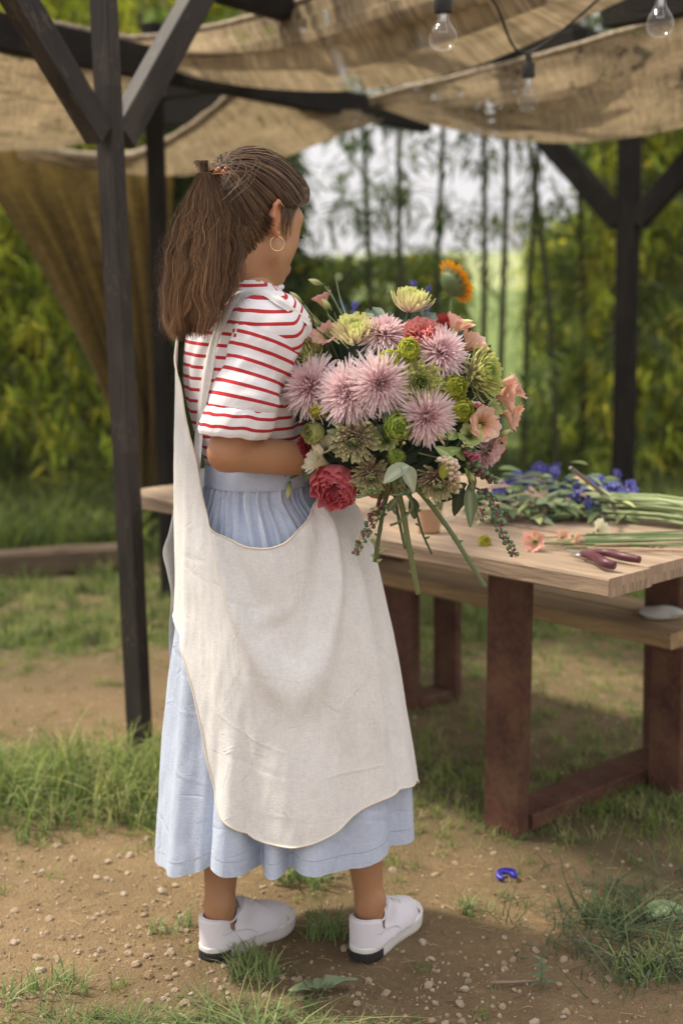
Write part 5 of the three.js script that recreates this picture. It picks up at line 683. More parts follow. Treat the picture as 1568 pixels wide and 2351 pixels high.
  const clip = new GB(), amber = phy({ color: new THREE.Color().setRGB(0.35, 0.1, 0.02), roughness: 0.2, clearcoat: 0.6 }); for (let i = 0; i < 6; i++) clip.ball(TIE.clone().add(V3(0.012 + 0.008 * i * 0.5, 0.004 + 0.004 * Math.sin(i * 2), 0.03 - 0.003 * i)), 0.0042, [1, 1, 1], 8); clip.tube(Array.from({ length: 24 }, (_, i) => { const a = i / 23 * 6.283; return TIE.clone().add(V3(-0.004 + 0.016 * Math.cos(a), -0.004 + 0.006 * Math.cos(a), 0.016 * Math.sin(a))); }), 0.0035, 6); part('hair_clip', clip.build(), amber, woman, 'small amber hair clip');
}
function T4bump() { return tex(256, 256, (x, y) => 0.5 + 0.25 * Math.sin(x * 2 * Math.PI * 60) * Math.sin(y * 2 * Math.PI * 60) + 0.25 * (T4[3](x, y) - 0.5)); }

// ------------------------------------------------------------------ flowers
const GA = 2.39996;
function petalInto(g, { az, r0 = 0, h0 = 0, th0, curl = 0, len, wid, cup = 0.3, seg = 6, acr = 2, c0, c1, c2, ruffle = 0, tip = 0.15, seed = 0, shape = 0.6, twist = 0 }) {
  const ca = Math.cos(az), sa = Math.sin(az), pts = []; let r = r0, h = h0;
  for (let j = 0; j <= seg; j++) { const t = j / seg, th = th0 + curl * t * t; if (j) { r += Math.sin(th) * len / seg; h += Math.cos(th) * len / seg; } pts.push([r, h, th]); }
  g.grid(acr, seg, (a, b) => { const [R, Hh, th] = pts[Math.round(b * seg)], s = a * 2 - 1; let w = wid * 0.5 * (b < shape ? mix(0.45, 1, Math.sin(b / shape * Math.PI / 2)) : mix(1, tip, Math.pow((b - shape) / (1 - shape), 1.8))); const ru = ruffle * len * b * b * n3(s * 2.2 + seed * 3, b * 3, seed) + ruffle * 0.5 * len * Math.pow(b, 3) * Math.sin(s * 9 + seed); const lift = cup * w * s * s + ru, nr = -Math.cos(th), nh = Math.sin(th), tw = s * w * twist * b; const rr = R + nr * (lift + tw), hh = Hh + nh * (lift + tw), y = s * w; return V3(ca * rr - sa * y, hh, sa * rr + ca * y); },
    { color: (a, b) => { const e = Math.abs(a * 2 - 1); const k = b < 0.5 ? c0.map((x, i) => mix(x, c1[i], b * 2)) : c1.map((x, i) => mix(x, (c2 || c1)[i], (b - 0.5) * 2)); return k.map((x) => x * (1 - 0.08 * (1 - e))); } });
}
function wrapInto(g, { az, half, prof, seg = 8, acr = 8, c0, c1, ruffle = 0, seed = 0, notch = 0, spiral = 0 }) { // prof(t) -> [radius, height]
  g.grid(acr, seg, (a, b) => { const s = a * 2 - 1, [r, h] = prof(b), hw = half * (0.35 + 0.65 * Math.sin(Math.min(1, b * 1.25) * Math.PI / 2)), A = az + s * hw; const e = Math.pow(b, 3), ru = ruffle * (n3(A * 2.6 + seed, b * 2, seed * 1.7) * e + 0.5 * e * Math.sin(s * 8 + seed * 5)); const rr = r * (1 + spiral * s) + ru, hh = h * 1 - notch * s * s * b * b + ru * 0.8; return V3(Math.cos(A) * rr, hh, Math.sin(A) * rr); }, { color: (a, b) => c0.map((x, i) => mix(x, c1[i], Math.pow(b, 0.8)) * (1 - 0.05 * Math.sin(a * 40))) });
}
const bouquet = thing('bouquet', 'large round bouquet of chrysanthemums, ranunculus, lisianthus and trailing berries', 'bouquet', HOLD);
const frnd = rng(2024), HOLDP = HOLD.clone();
const dome = (u, v, off = 0) => { const a = (u - 925) / 262, b = (v - 930) / 245, k = Math.sqrt(Math.max(0.03, 1 - a * a - b * b)); return atz(u, v, -2.71 + 0.145 * k + off); };
const face = (f) => V3(f[0], f[1], f[2]).normalize();
function flower(name, u, v, f, off = 0, label) { const t = new THREE.Group(); t.name = name; const p = dome(u, v, off); t.position.copy(p).sub(HOLD); t.quaternion.setFromUnitVectors(UP, face(f)); t.rotateY(frnd() * 6.28); bouquet.add(t); if (label) t.userData.label = label; t.userData.tipW = p; stemTo(p, face(f)); return t; }
const stemG = new GB();
function stemTo(p, f, r = 0.0022) { const q = p.clone().addScaledVector(f, -0.012), m = p.clone().addScaledVector(f, -0.06).lerp(HOLDP, 0.35); stemG.tube(curve([q, m, HOLDP.clone().add(V3((frnd() - 0.5) * 0.03, 0.02, (frnd() - 0.5) * 0.03))], 9), r, 5, [0.13, 0.17, 0.07], false); }
// shared petal sets, three variants each
function mumGeo(seed, R, n, o) { const g = new GB(), r = rng(seed); for (let i = 0; i < n; i++) { const k = (i + 0.5) / n; petalInto(g, { az: i * GA + r() * 0.3, r0: R * 0.12 * Math.sqrt(k), h0: R * o.h * (1 - k * k) , th0: mix(o.a0, o.a1, Math.pow(k, o.pw)) + (r() - 0.5) * o.jit, curl: mix(o.c0, o.c1, k) + (r() - 0.5) * o.jc, len: R * mix(o.l0, o.l1, Math.pow(k, 0.8)) * mix(0.86, 1.1, r()), wid: R * mix(o.w0, o.w1, k) * mix(0.85, 1.15, r()), cup: o.cup, seg: o.seg || 5, acr: 2, shape: o.shape, tip: o.tip, twist: (r() - 0.5) * o.tw, c0: o.base(k, r), c1: o.mid(k, r), c2: o.end(k, r) }); } return g.build(); }
const jitc = (c, r, a = 0.12) => { const m = 1 + (r() - 0.5) * 2 * a; return c.map((x) => x * m); };
const mixc = (a, b, t) => a.map((x, i) => mix(x, b[i], t));
const spiderOpt = { h: 0.3, a0: 0.1, a1: 1.62, pw: 0.62, jit: 0.24, c0: -0.5, c1: 0.28, jc: 0.7, l0: 0.3, l1: 0.98, w0: 0.055, w1: 0.074, cup: 0.5, shape: 0.7, tip: 0.3, tw: 1.2, base: (k, r) => jitc(mixc([0.66, 0.42, 0.43], [0.86, 0.64, 0.66], k), r), mid: (k, r) => jitc(mixc([0.82, 0.58, 0.6], [0.95, 0.78, 0.79], k), r), end: (k, r) => jitc(mixc([0.9, 0.7, 0.71], [0.97, 0.86, 0.86], k), r) };
const SPIDER = [1, 2, 3].map((s) => mumGeo(50 + s, 1, 420, spiderOpt));
const greenOpt = (bc, mc, ec, cen) => ({ h: 0.42, a0: 0.12, a1: 1.5, pw: 0.75, jit: 0.14, c0: -0.7, c1: -0.75, jc: 0.4, l0: 0.25, l1: 1.02, w0: 0.11, w1: 0.23, cup: 0.5, shape: 0.8, tip: 0.7, tw: 0.4, base: (k, r) => jitc(mixc(cen, bc, ss(0.05, 0.5, k)), r), mid: (k, r) => jitc(mixc(cen, mc, ss(0.05, 0.5, k)), r), end: (k, r) => jitc(mixc(mixc(cen, ec, 0.5), ec, ss(0.1, 0.5, k)), r) });
const GREEN = [1, 2].map((s) => mumGeo(60 + s, 1, 180, { ...greenOpt([0.86, 0.7, 0.64], [0.88, 0.76, 0.64], [0.74, 0.76, 0.3], [0.4, 0.52, 0.1]), a1: 1.25, w1: 0.15, w0: 0.08 }));
const MAUVE = [1, 2].map((s) => mumGeo(70 + s, 1, 210, { ...greenOpt([0.42, 0.24, 0.25], [0.46, 0.34, 0.26], [0.74, 0.74, 0.42], [0.22, 0.3, 0.07]), l0: 0.2, l1: 0.9, w0: 0.07, w1: 0.125, c0: -0.9, c1: -0.55, h: 0.5 }));
const LIME = [1, 2].map((s) => mumGeo(80 + s, 1, 190, { ...greenOpt([0.66, 0.52, 0.44], [0.62, 0.58, 0.3], [0.68, 0.74, 0.24], [0.24, 0.42, 0.06]), w0: 0.08, w1: 0.14 }));
const discG = new THREE.SphereGeometry(0.1, 10, 6);
const mum = (name, geos, u, v, px, f, off, label) => { const t = flower(name, u, v, f, off, label), s = px / 3265 * 2.62; t.scale.setScalar(s); const m = piece('petals', geos[Math.floor(frnd() * geos.length)], M.petal, t); m.userData.kind = 'stuff'; const c = new THREE.Mesh(discG, std({ color: new THREE.Color().setRGB(0.3, 0.24, 0.1), roughness: 0.9 })); c.name = 'centre'; c.position.y = 0.27; c.scale.set(1, 0.6, 1); t.add(c); };
mum('spider_chrysanthemum', SPIDER, 722, 890, 80, [-0.5, 0.25, 0.8], -0.0);
mum('spider_chrysanthemum', SPIDER, 806, 905, 82, [-0.35, 0.25, 0.85], 0.01);
mum('spider_chrysanthemum', SPIDER, 870, 878, 78, [0.15, 0.0, 1], 0.025);
mum('spider_chrysanthemum', SPIDER, 975, 952, 74, [0.15, -0.15, 1], 0.015);
mum('spider_chrysanthemum', SPIDER, 880, 778, 66, [0.05, 0.85, 0.55], -0.01);
mum('spider_chrysanthemum', SPIDER, 1008, 815, 70, [0.25, 0.45, 0.8], 0.0);
mum('spider_chrysanthemum', SPIDER, 1108, 1032, 52, [0.75, -0.35, 0.4], -0.02);
mum('green_tipped_chrysanthemum', GREEN, 815, 788, 66, [-0.05, 0.9, 0.42], 0.0); mum('green_tipped_chrysanthemum', GREEN, 940, 718, 60, [0.12, 0.98, 0.2], 0.0); mum('green_tipped_chrysanthemum', LIME, 712, 826, 58, [-0.5, 0.55, 0.65], -0.01); mum('green_tipped_chrysanthemum', LIME, 963, 880, 62, [0.0, 0.1, 1], 0.0); mum('green_tipped_chrysanthemum', LIME, 1085, 862, 68, [0.75, 0.2, 0.6], -0.01);
mum('mauve_chrysanthemum', MAUVE, 812, 1005, 64, [-0.05, -0.15, 1], 0.015); mum('mauve_chrysanthemum', MAUVE, 850, 1085, 52, [0.05, -0.3, 1], 0.015); mum('mauve_chrysanthemum', MAUVE, 1005, 1094, 60, [0.0, -0.45, 0.9], 0.02);

// flowers whose petals are single pieces
const petalSets = {};
function setOf(key, make) { return petalSets[key] || (petalSets[key] = make()); }
function build(name, set, u, v, px, f, off = 0, label, mat = M.petal) { const t = flower(name, u, v, f, off, label), s = px / 3265 * 2.62; t.scale.setScalar(s); set.forEach(([nm, g]) => piece(nm, g, mat, t)); return t; }
const sphereProf = (R, p0, p1) => (t) => { const p = mix(p0, p1, t) * D; return [R * Math.sin(p), -R * Math.cos(p) * -1 * 0.95]; };
function ranSet(seed, ca, cb, n = 34) { const r = rng(seed), out = []; for (let i = 0; i < n; i++) { const k = (i + 1) / n, g = new GB(), R = 0.2 + 0.8 * Math.pow(k, 0.8), op = mix(22, 84, Math.pow(k, 1.25)) + r() * 12; wrapInto(g, { az: i * GA, half: mix(1.3, 0.75, k), prof: (t) => { const p = mix(150, op, t) * D; return [R * Math.sin(p), R * Math.cos(p) * 0.92]; }, seg: 8, acr: 8, c0: jitc(ca, r, 0.1), c1: jitc(mixc(ca, cb, 0.5 + 0.5 * k), r, 0.1), ruffle: 0.13, seed: i * 1.3 + seed, notch: 0.05 }); out.push(['petal', g.build()]); } const c = new GB(); c.ball(V3(0, 0.1, 0), 0.22, mixc(ca, [0.1, 0.16, 0.02], 0.5), 10); out.push(['centre', c.build()]); const l = new GB(); for (let i = 0; i < 5; i++) l.leaf(V3(0, -0.85, 0), V3(Math.cos(i * 1.257), 0.35, Math.sin(i * 1.257)), UP, 0.7, 0.25, { bend: -0.8, color: [0.14, 0.2, 0.06] }); out.push(['sepals', l.build()]); return out; }
const RAN = [ranSet(1, [0.42, 0.48, 0.04], [0.7, 0.72, 0.12]), ranSet(2, [0.3, 0.42, 0.05], [0.55, 0.66, 0.15])], RANP = ranSet(3, [0.45, 0.5, 0.12], [0.72, 0.74, 0.36]), RANY = ranSet(4, [0.42, 0.42, 0.04], [0.62, 0.58, 0.1], 18);
for (const [u, v, px, f, k, off] of [[938, 802, 27, [0.05, 0.35, 0.9], 0, 0.035], [892, 826, 25, [-0.1, 0.35, 0.9], 0, 0.04], [1043, 890, 32, [0.2, 0.05, 1], 0, 0.02], [1060, 941, 30, [0.2, 0.0, 1], 0, 0.02], [916, 978, 35, [0.1, 0.05, 1], 1, 0.04], [910, 1050, 22, [0, 0.2, 1], 1, 0.03]]) build('ranunculus', RAN[k], u, v, px, f, off);
build('ranunculus', RANP, 718, 994, 29, [-0.55, 0.1, 0.8], 0.01, 'pale green ranunculus'); build('ranunculus', RANY, 736, 945, 28, [0.1, -0.75, 0.5], 0.02, 'yellow green ranunculus seen from the side');
function lisSet(seed, cb, cm, ct, { flare = 1, n = 7, open = 0, h = 1.25, ruffle = 0.13 } = {}) { const r = rng(seed), out = []; for (let i = 0; i < n; i++) { const g = new GB(), k = i / n, inner = i % 2 ? 0.82 : 1; wrapInto(g, { az: i * 6.283 / n * (n > 7 ? 2.4 : 1) + r() * 0.3, half: 0.68, prof: (t) => [inner * (0.08 + mix(0.32, 0.45, open) * Math.sin(t * 1.5) + flare * 0.6 * Math.pow(t, 2.6)), h * (t - 0.22 * flare * t * t * t) - 0.55], seg: 9, acr: 8, c0: jitc(cb, r, 0.06), c1: jitc(mixc(cm, ct, r()), r, 0.06), ruffle, seed: seed * 3 + i * 1.9, spiral: 0.1, notch: 0.1 }); out.push(['petal', g.build()]); void k; } const l = new GB(); for (let i = 0; i < 5; i++) l.leaf(V3(0, -0.56, 0), V3(0.45 * Math.cos(i * 1.257), 1, 0.45 * Math.sin(i * 1.257)), V3(-Math.cos(i * 1.257), 0.4, -Math.sin(i * 1.257)), 0.75, 0.09, { bend: -0.5, color: [0.17, 0.24, 0.08] }); l.ball(V3(0, -0.52, 0), 0.12, [0.25, 0.32, 0.1], 8); out.push(['sepals', l.build()]); return out; }
const pk = [[0.62, 0.52, 0.24], [0.8, 0.42, 0.36], [0.82, 0.5, 0.45]], pe = [[0.66, 0.38, 0.2], [0.85, 0.5, 0.36], [0.86, 0.6, 0.5]], wh = [[0.6, 0.6, 0.3], [0.86, 0.8, 0.6], [0.9, 0.86, 0.7]], gn = [[0.3, 0.4, 0.1], [0.5, 0.58, 0.22], [0.62, 0.66, 0.34]];
const LP = lisSet(1, ...pk, { flare: 0.55 }), LP2 = lisSet(2, ...pk, { flare: 1, n: 9 }), LPE = lisSet(3, ...pe, { flare: 0.7 }), LOPEN = lisSet(4, [0.72, 0.3, 0.05], [0.85, 0.55, 0.42], [0.88, 0.68, 0.56], { flare: 0.75, n: 11, open: 0.8, h: 1.05, ruffle: 0.1 }), LTUBE = lisSet(5, ...pk, { flare: 0.18, n: 5, h: 1.7, ruffle: 0.06 }), LW = lisSet(6, ...wh, { flare: 0.8, n: 8 }), LG = lisSet(7, ...gn, { flare: 0.6, n: 12, open: 0.7, h: 1.0 }), LG2 = lisSet(8, ...gn, { flare: 0.6, n: 9, open: 0.4, ruffle: 0.18 });
build('lisianthus', LP, 742, 694, 34, [-0.35, 0.9, 0.1], -0.03, 'pink lisianthus opening at the top'); build('lisianthus', LP2, 752, 772, 36, [-0.3, 0.6, 0.75], 0.0); build('lisianthus', LP, 1045, 752, 46, [0.45, 0.85, 0.1], 0.0); build('lisianthus', LPE, 1077, 792, 42, [0.5, 0.6, 0.45], -0.01);
build('lisianthus', LTUBE, 1150, 880, 28, [0.97, 0.2, 0.1], 0.0); build('lisianthus', LPE, 1156, 908, 48, [0.9, -0.05, 0.25], -0.01); build('lisianthus', LPE, 1176, 896, 42, [0.85, 0.5, 0.05], -0.03); build('lisianthus', LPE, 1170, 953, 42, [0.8, -0.25, 0.3], -0.01); build('lisianthus', LOPEN, 1110, 973, 40, [0.35, 0.1, 0.95], 0.03, 'peach lisianthus with orange throat'); build('lisianthus', LP2, 1130, 1022, 40, [0.7, -0.3, 0.4], -0.01);
build('lisianthus', LW, 734, 1058, 42, [-0.75, 0.35, 0.4], 0.03, 'cream white lisianthus'); build('lisianthus', LW, 748, 1028, 30, [-0.2, 0.6, 0.6], 0.0); build('lisianthus', LG, 1080, 1000, 33, [0.1, 0.35, 0.9], 0.03, 'green lisianthus'); build('lisianthus', LG2, 885, 1012, 36, [-0.2, 0.2, 0.95], 0.0); build('lisianthus', LG2, 1122, 945, 30, [0.6, 0.3, 0.7], -0.01);
{ // carnations, peony
  const carn = (seed, ca, cb, n) => { const g = new GB(), r = rng(seed); for (let i = 0; i < n; i++) { const k = i / n; petalInto(g, { az: i * GA, r0: 0.1 * k, h0: -0.4, th0: mix(0.05, 0.95, k), curl: 0.5, len: mix(1.2, 1.3, k), wid: 0.75, cup: 0.35, seg: 7, acr: 8, shape: 0.95, tip: 0.9, ruffle: 0.2, seed: i * 1.7, c0: ca, c1: jitc(ca, r, 0.1), c2: jitc(cb, r, 0.12) }); } return [['petals', g.build()]]; };
  const a = build('carnation', carn(1, [0.7, 0.16, 0.16], [0.9, 0.42, 0.38], 34), 968, 772, 42, [0.1, 0.75, 0.65], 0.0, 'coral pink carnation'); a.children[0].userData.kind = 'stuff';
  const b = build('carnation', carn(2, [0.3, 0.02, 0.03], [0.55, 0.06, 0.09], 30), 706, 1026, 26, [-0.7, 0.1, 0.5], -0.01, 'small dark red carnation'); b.children[0].userData.kind = 'stuff';
  const out = [], r = rng(8); for (let i = 0; i < 20; i++) { const k = (i + 1) / 20, g = new GB(), R = mix(0.35, 1.0, k); wrapInto(g, { az: i * GA + r() * 0.4, half: mix(0.95, 0.72, k), prof: (t) => { const p = mix(165, mix(32, 62, k) + r() * 0.1, t) * D, q = R * (1 + 0.1 * t * t); return [q * Math.sin(p), q * Math.cos(p) * 0.95]; }, seg: 12, acr: 12, c0: jitc([0.66, 0.1, 0.15], r, 0.08), c1: jitc([0.86, 0.27, 0.31], r, 0.1), ruffle: 0.15, seed: i * 2.1 + 3, notch: 0.16 }); out.push(['petal', g.build()]); }
  build('peony', out, 768, 1118, 56, [-0.15, -0.25, 0.95], 0.045, 'deep pink peony at the lower left');
}
// buds
const budG = (() => { const g = new GB(); g.grid(16, 14, (a, b) => { const A = a * 6.283 + b * 1.6, r = 0.32 * Math.pow(Math.sin(Math.PI * Math.pow(b * 0.98 + 0.01, 0.85)), 0.8) * (1 + 0.12 * Math.cos(A * 4 - b * 5)); return V3(Math.cos(A) * r, b * 1.8 - 0.2, Math.sin(A) * r); }, { closeU: true, color: (a, b) => mixc([0.34, 0.42, 0.12], [0.78, 0.76, 0.42], ss(0.1, 0.75, b)) }); return g.build(); })();
const sepG = (() => { const l = new GB(); for (let i = 0; i < 5; i++) { const A = i * 1.257; l.leaf(V3(0, -0.2, 0), V3(0.42 * Math.cos(A), 0.9, 0.42 * Math.sin(A)), V3(-Math.cos(A), 0.4, -Math.sin(A)), 1.1, 0.1, { bend: -0.6, color: [0.17, 0.25, 0.08] }); } l.ball(V3(0, -0.2, 0), 0.17, [0.2, 0.28, 0.09], 8); return l.build(); })();
for (const [u, v, px, f, off] of [[690, 692, 21, [-0.72, 0.66, 0.1], -0.03], [737, 652, 20, [-0.93, 0.35, 0.1], -0.04], [715, 737, 15, [-0.6, 0.78, 0.1], -0.03], [733, 748, 16, [-0.55, 0.8, 0.2], -0.02], [768, 742, 14, [0.9, -0.1, 0.3], 0.0], [758, 708, 20, [-0.6, 0.7, 0.35], 0.01], [1055, 742, 20, [0.92, 0.15, 0.3], 0.02], [1148, 1000, 18, [0.85, 0.5, 0.2], 0.02], [665, 1112, 22, [-0.15, -0.95, 0.2], 0.0], [1022, 1004, 21, [-0.6, 0.3, 0.7], 0.03], [852, 972, 12, [-0.7, 0.2, 0.6], 0.04], [926, 1018, 12, [0.1, 0.2, 0.9], 0.045], [1000, 968, 14, [0.9, 0, 0.4], 0.03], [1075, 1082, 17, [0.5, -0.8, 0.2], 0.02]]) { const t = flower('bud', u, v, f, off); t.scale.setScalar(px / 3265 * 2.62); piece('closed_petals', budG, M.petal, t); piece('sepals', sepG, M.leaf, t); }
// spray stems at the upper left
{ const c = [0.16, 0.22, 0.09]; for (const L of [[[697, 700], [716, 722], [740, 745], [770, 770], [800, 800]], [[745, 657], [768, 690], [785, 725], [802, 765]], [[722, 745], [745, 765], [780, 790]], [[752, 722], [775, 745], [805, 790]], [[770, 636], [782, 690], [800, 735], [812, 760]], [[655, 1095], [652, 1060], [664, 1036], [690, 1040], [715, 1060]], [[662, 1088], [668, 1062], [685, 1050], [700, 1048]], [[1150, 1005], [1172, 985], [1182, 990]], [[1048, 1048], [1030, 1060], [1000, 1050], [960, 1040]], [[1148, 1010], [1120, 1030], [1090, 1050]], [[868, 985], [885, 988], [905, 1005]], [[1010, 1078], [1040, 1040], [1060, 1005]]]) stemG.tube(curve(L.map(([u, v]) => dome(u, v, 0.012)), 12), 0.0017, 5, c, false); }
// leaves that can be told apart
function leafAt(u0, v0, u1, v1, wpx, off0, off1, col, col2, o = {}) { const a = dome(u0, v0, off0), b = dome(u1, v1, off1), g = new GB(), d = b.clone().sub(a), L = d.length(); g.leaf(V3(0, 0, 0), d, o.up ? face(o.up) : V3(0.15, 0.35, 1), L * 1.03, wpx / 3265 * 2.62, { bend: o.bend ?? 0.35, fold: o.fold ?? 0.35, color: col, color2: col2, seg: 9, wave: o.wave ?? 0.02, lobes: o.lobes || 0 }); const m = piece('leaf', g.build(), o.mat || M.glossLeaf, bouquet); m.position.copy(a).sub(HOLD); return m; }
const dk = [0.035, 0.06, 0.035], dk2 = [0.07, 0.11, 0.06], gr = [0.13, 0.19, 0.1], gr2 = [0.3, 0.36, 0.2], lt = [0.2, 0.3, 0.07], lt2 = [0.42, 0.48, 0.2], pale = [0.34, 0.4, 0.27], pale2 = [0.52, 0.56, 0.4];
for (const a of [[882, 742, 857, 690, 26, 0, 0, dk, dk2], [860, 722, 828, 716, 22, 0, 0, dk, dk2, { lobes: 2 }], [965, 752, 1008, 708, 30, -0.02, -0.02, dk, dk2, { lobes: 2 }], [1095, 842, 1138, 822, 24, 0, 0, [0.04, 0.06, 0.05], dk2], [690, 893, 630, 884, 20, -0.02, -0.03, dk, dk2], [700, 950, 660, 968, 26, -0.05, -0.05, dk, dk2], [700, 1052, 643, 1040, 24, 0.01, 0.0, [0.1, 0.17, 0.08], gr], [720, 1068, 668, 1070, 17, 0.01, 0.01, [0.11, 0.17, 0.09], gr], [712, 1060, 700, 1105, 30, 0.01, 0.02, [0.1, 0.14, 0.1], gr],
  [938, 1070, 876, 1104, 42, 0.05, 0.07, pale, pale2, { up: [0.1, 0.7, 0.7], fold: 0.5 }], [920, 1068, 958, 1130, 44, 0.05, 0.08, pale, pale2, { up: [0.2, 0.7, 0.7], fold: 0.5 }], [935, 1066, 912, 1120, 40, 0.03, 0.06, gr, gr2, { up: [0, 0.6, 0.8] }], [870, 1124, 808, 1104, 32, 0.06, 0.04, [0.12, 0.27, 0.04], lt, { up: [-0.2, 0.6, 0.7] }], [875, 1130, 815, 1152, 22, 0.06, 0.06, lt, pale2, { up: [0, 0.8, 0.6], bend: -0.3 }],
  [1076, 1112, 1084, 1212, 34, 0.0, 0.03, gr, gr2, { up: [0.2, 0.25, 1] }], [1058, 1110, 1046, 1195, 34, -0.01, -0.01, dk, dk2], [1070, 1110, 990, 1155, 36, 0.02, -0.01, dk, dk2], [1020, 1060, 1018, 1106, 26, 0.075, 0.08, [0.3, 0.36, 0.05], [0.45, 0.5, 0.12]], [1010, 1050, 1062, 1022, 26, 0.05, 0.03, lt, lt2, { up: [0.1, 0.6, 0.8] }], [1035, 1048, 1000, 1025, 24, 0.05, 0.04, lt, lt2], [1040, 1040, 1078, 1052, 28, 0.04, 0.02, lt, lt2, { up: [0.1, 0.5, 0.9] }], [1030, 1010, 1048, 985, 28, 0.03, 0.01, lt, lt2],
  [940, 1140, 962, 1200, 30, 0.0, 0.0, dk2, gr], [912, 1140, 885, 1185, 22, 0.03, 0.03, gr, gr2], [1065, 1075, 1098, 1120, 16, 0.03, 0.03, lt, lt2], [1000, 840, 985, 850, 34, 0.0, 0.02, dk, dk2, { lobes: 2 }], [1010, 862, 978, 845, 36, 0.02, 0.01, [0.04, 0.08, 0.03], dk2, { lobes: 2 }], [860, 812, 842, 840, 22, 0, 0, dk, dk2], [826, 838, 816, 880, 22, -0.03, -0.02, [0.06, 0.1, 0.05], dk2], [900, 948, 880, 968, 26, 0.03, 0.04, dk2, gr], [782, 998, 745, 985, 18, 0.045, 0.03, [0.14, 0.24, 0.08], gr], [780, 1005, 762, 1045, 24, 0.05, 0.05, [0.1, 0.16, 0.11], gr], [868, 978, 890, 1000, 26, 0.04, 0.02, [0.08, 0.11, 0.09], gr], [800, 1130, 780, 1075, 24, 0.03, 0.02, [0.26, 0.26, 0.06], lt], [1105, 932, 1070, 925, 24, 0.0, 0.0, [0.05, 0.07, 0.06], dk2], [960, 1125, 900, 1135, 16, 0.04, 0.05, gr, gr2], [795, 745, 800, 710, 14, -0.01, -0.02, dk2, gr], [1075, 1078, 1095, 1140, 22, 0.0, 0.02, gr, gr2], [1020, 780, 1050, 765, 16, 0.01, 0.0, lt, lt2]]) leafAt(...a);
{ const g = new GB(), r = rng(17); for (let i = 0; i < 520; i++) { const a = r() * 6.283, e = Math.acos(1 - 2 * r()), q = Math.cbrt(mix(0.1, 0.72, r())), c = atz(925, 945, -2.72), p = c.add(V3(Math.cos(a) * Math.sin(e) * q * 0.19, Math.cos(e) * q * 0.17, Math.sin(a) * Math.sin(e) * q * 0.14)), d = p.clone().sub(HOLD).normalize().add(V3(r() - 0.5, r() - 0.5, r() - 0.5)), k = mix(0.6, 1.2, r()); g.leaf(p, d, V3(r() - 0.5, r(), 1), 0.055, 0.024, { color: dk.map((x) => x * k * 1.7), seg: 3 }); } const m = part('filler_foliage', g.build(), M.glossLeaf, bouquet); m.userData.kind = 'stuff'; }
// berries on trailing racemes
{ const bg = new THREE.SphereGeometry(1, 10, 8), mats = { g: phy({ color: new THREE.Color().setRGB(0.1, 0.17, 0.07), roughness: 0.35, clearcoat: 0.3 }), y: std({ color: new THREE.Color().setRGB(0.52, 0.48, 0.26), roughness: 0.6 }), w: std({ color: new THREE.Color().setRGB(0.66, 0.52, 0.4), roughness: 0.6 }), p: std({ color: new THREE.Color().setRGB(0.55, 0.1, 0.2), roughness: 0.5 }), r: phy({ color: new THREE.Color().setRGB(0.16, 0.06, 0.05), roughness: 0.35, clearcoat: 0.3 }) }, r = rng(55);
  const raceme = (L, n, r0, r1, kinds, offs, stemC, spread = 2.1) => { const t = new THREE.Group(); t.name = 'berry_raceme'; bouquet.add(t); const pts = curve(L.map(([u, v], i) => dome(u, v, offs[i] ?? offs[offs.length - 1])), 40), g = new GB(); g.tube(pts, (q) => 0.0022 - 0.0013 * q, 6, stemC); const h = HOLD.clone(); t.position.set(0, 0, 0); const sm = piece('stem', g.build().translate(-h.x, -h.y, -h.z), M.stem, t); void sm; for (let i = 0; i < n; i++) { const q = 0.12 + 0.88 * i / n, p = pts[Math.min(40, Math.floor(q * 40))], a = i * GA, R = mix(r0, r1, q) * mix(1.0, 1.35, r()), o = R * spread, b = new THREE.Mesh(bg, mats[kinds[Math.floor(r() * kinds.length)]]); b.name = 'berry'; b.position.set(p.x - h.x + Math.cos(a) * o, p.y - h.y + (r() - 0.5) * R, p.z - h.z + Math.sin(a) * o); b.scale.set(R, R * 0.9, R); b.castShadow = true; t.add(b); } };
  const pc = [0.3, 0.07, 0.1];
  raceme([[1086, 1118], [1120, 1135], [1138, 1170], [1150, 1220], [1170, 1255], [1184, 1280]], 60, 0.0043, 0.0028, ['g', 'g', 'g', 'g', 'r'], [0.0, 0.01, 0.03, 0.045, 0.05, 0.05], pc);
  raceme([[1075, 1050], [1095, 1080], [1115, 1092], [1140, 1106]], 34, 0.0044, 0.0042, ['g', 'g', 'r'], [0.02, 0.03, 0.03, 0.03], pc);
  raceme([[1008, 1050], [1032, 1058], [1040, 1085], [1044, 1128]], 46, 0.0042, 0.0036, ['y', 'w', 'w'], [0.06, 0.075, 0.075, 0.07], [0.55, 0.2, 0.25]);
  raceme([[1070, 1035], [1082, 1042], [1092, 1054]], 18, 0.0034, 0.003, ['p'], [0.03, 0.035, 0.035], pc); raceme([[1065, 1018], [1078, 1030], [1085, 1040]], 12, 0.0036, 0.0034, ['y', 'g'], [0.03, 0.035, 0.035], pc);
  raceme([[880, 1150], [862, 1180], [848, 1210], [828, 1245], [816, 1275]], 46, 0.0042, 0.003, ['g', 'g', 'y', 'r'], [0.05, 0.06, 0.065, 0.065, 0.065], [0.32, 0.1, 0.13]);
  raceme([[1078, 922], [1095, 928], [1112, 936]], 40, 0.0026, 0.0022, ['w', 'w', 'p'], [0.02, 0.02, 0.02], pc, 2.6); raceme([[1080, 1140], [1100, 1165], [1112, 1200]], 16, 0.0035, 0.003, ['g', 'y'], [-0.01, -0.01, -0.01], pc);
}
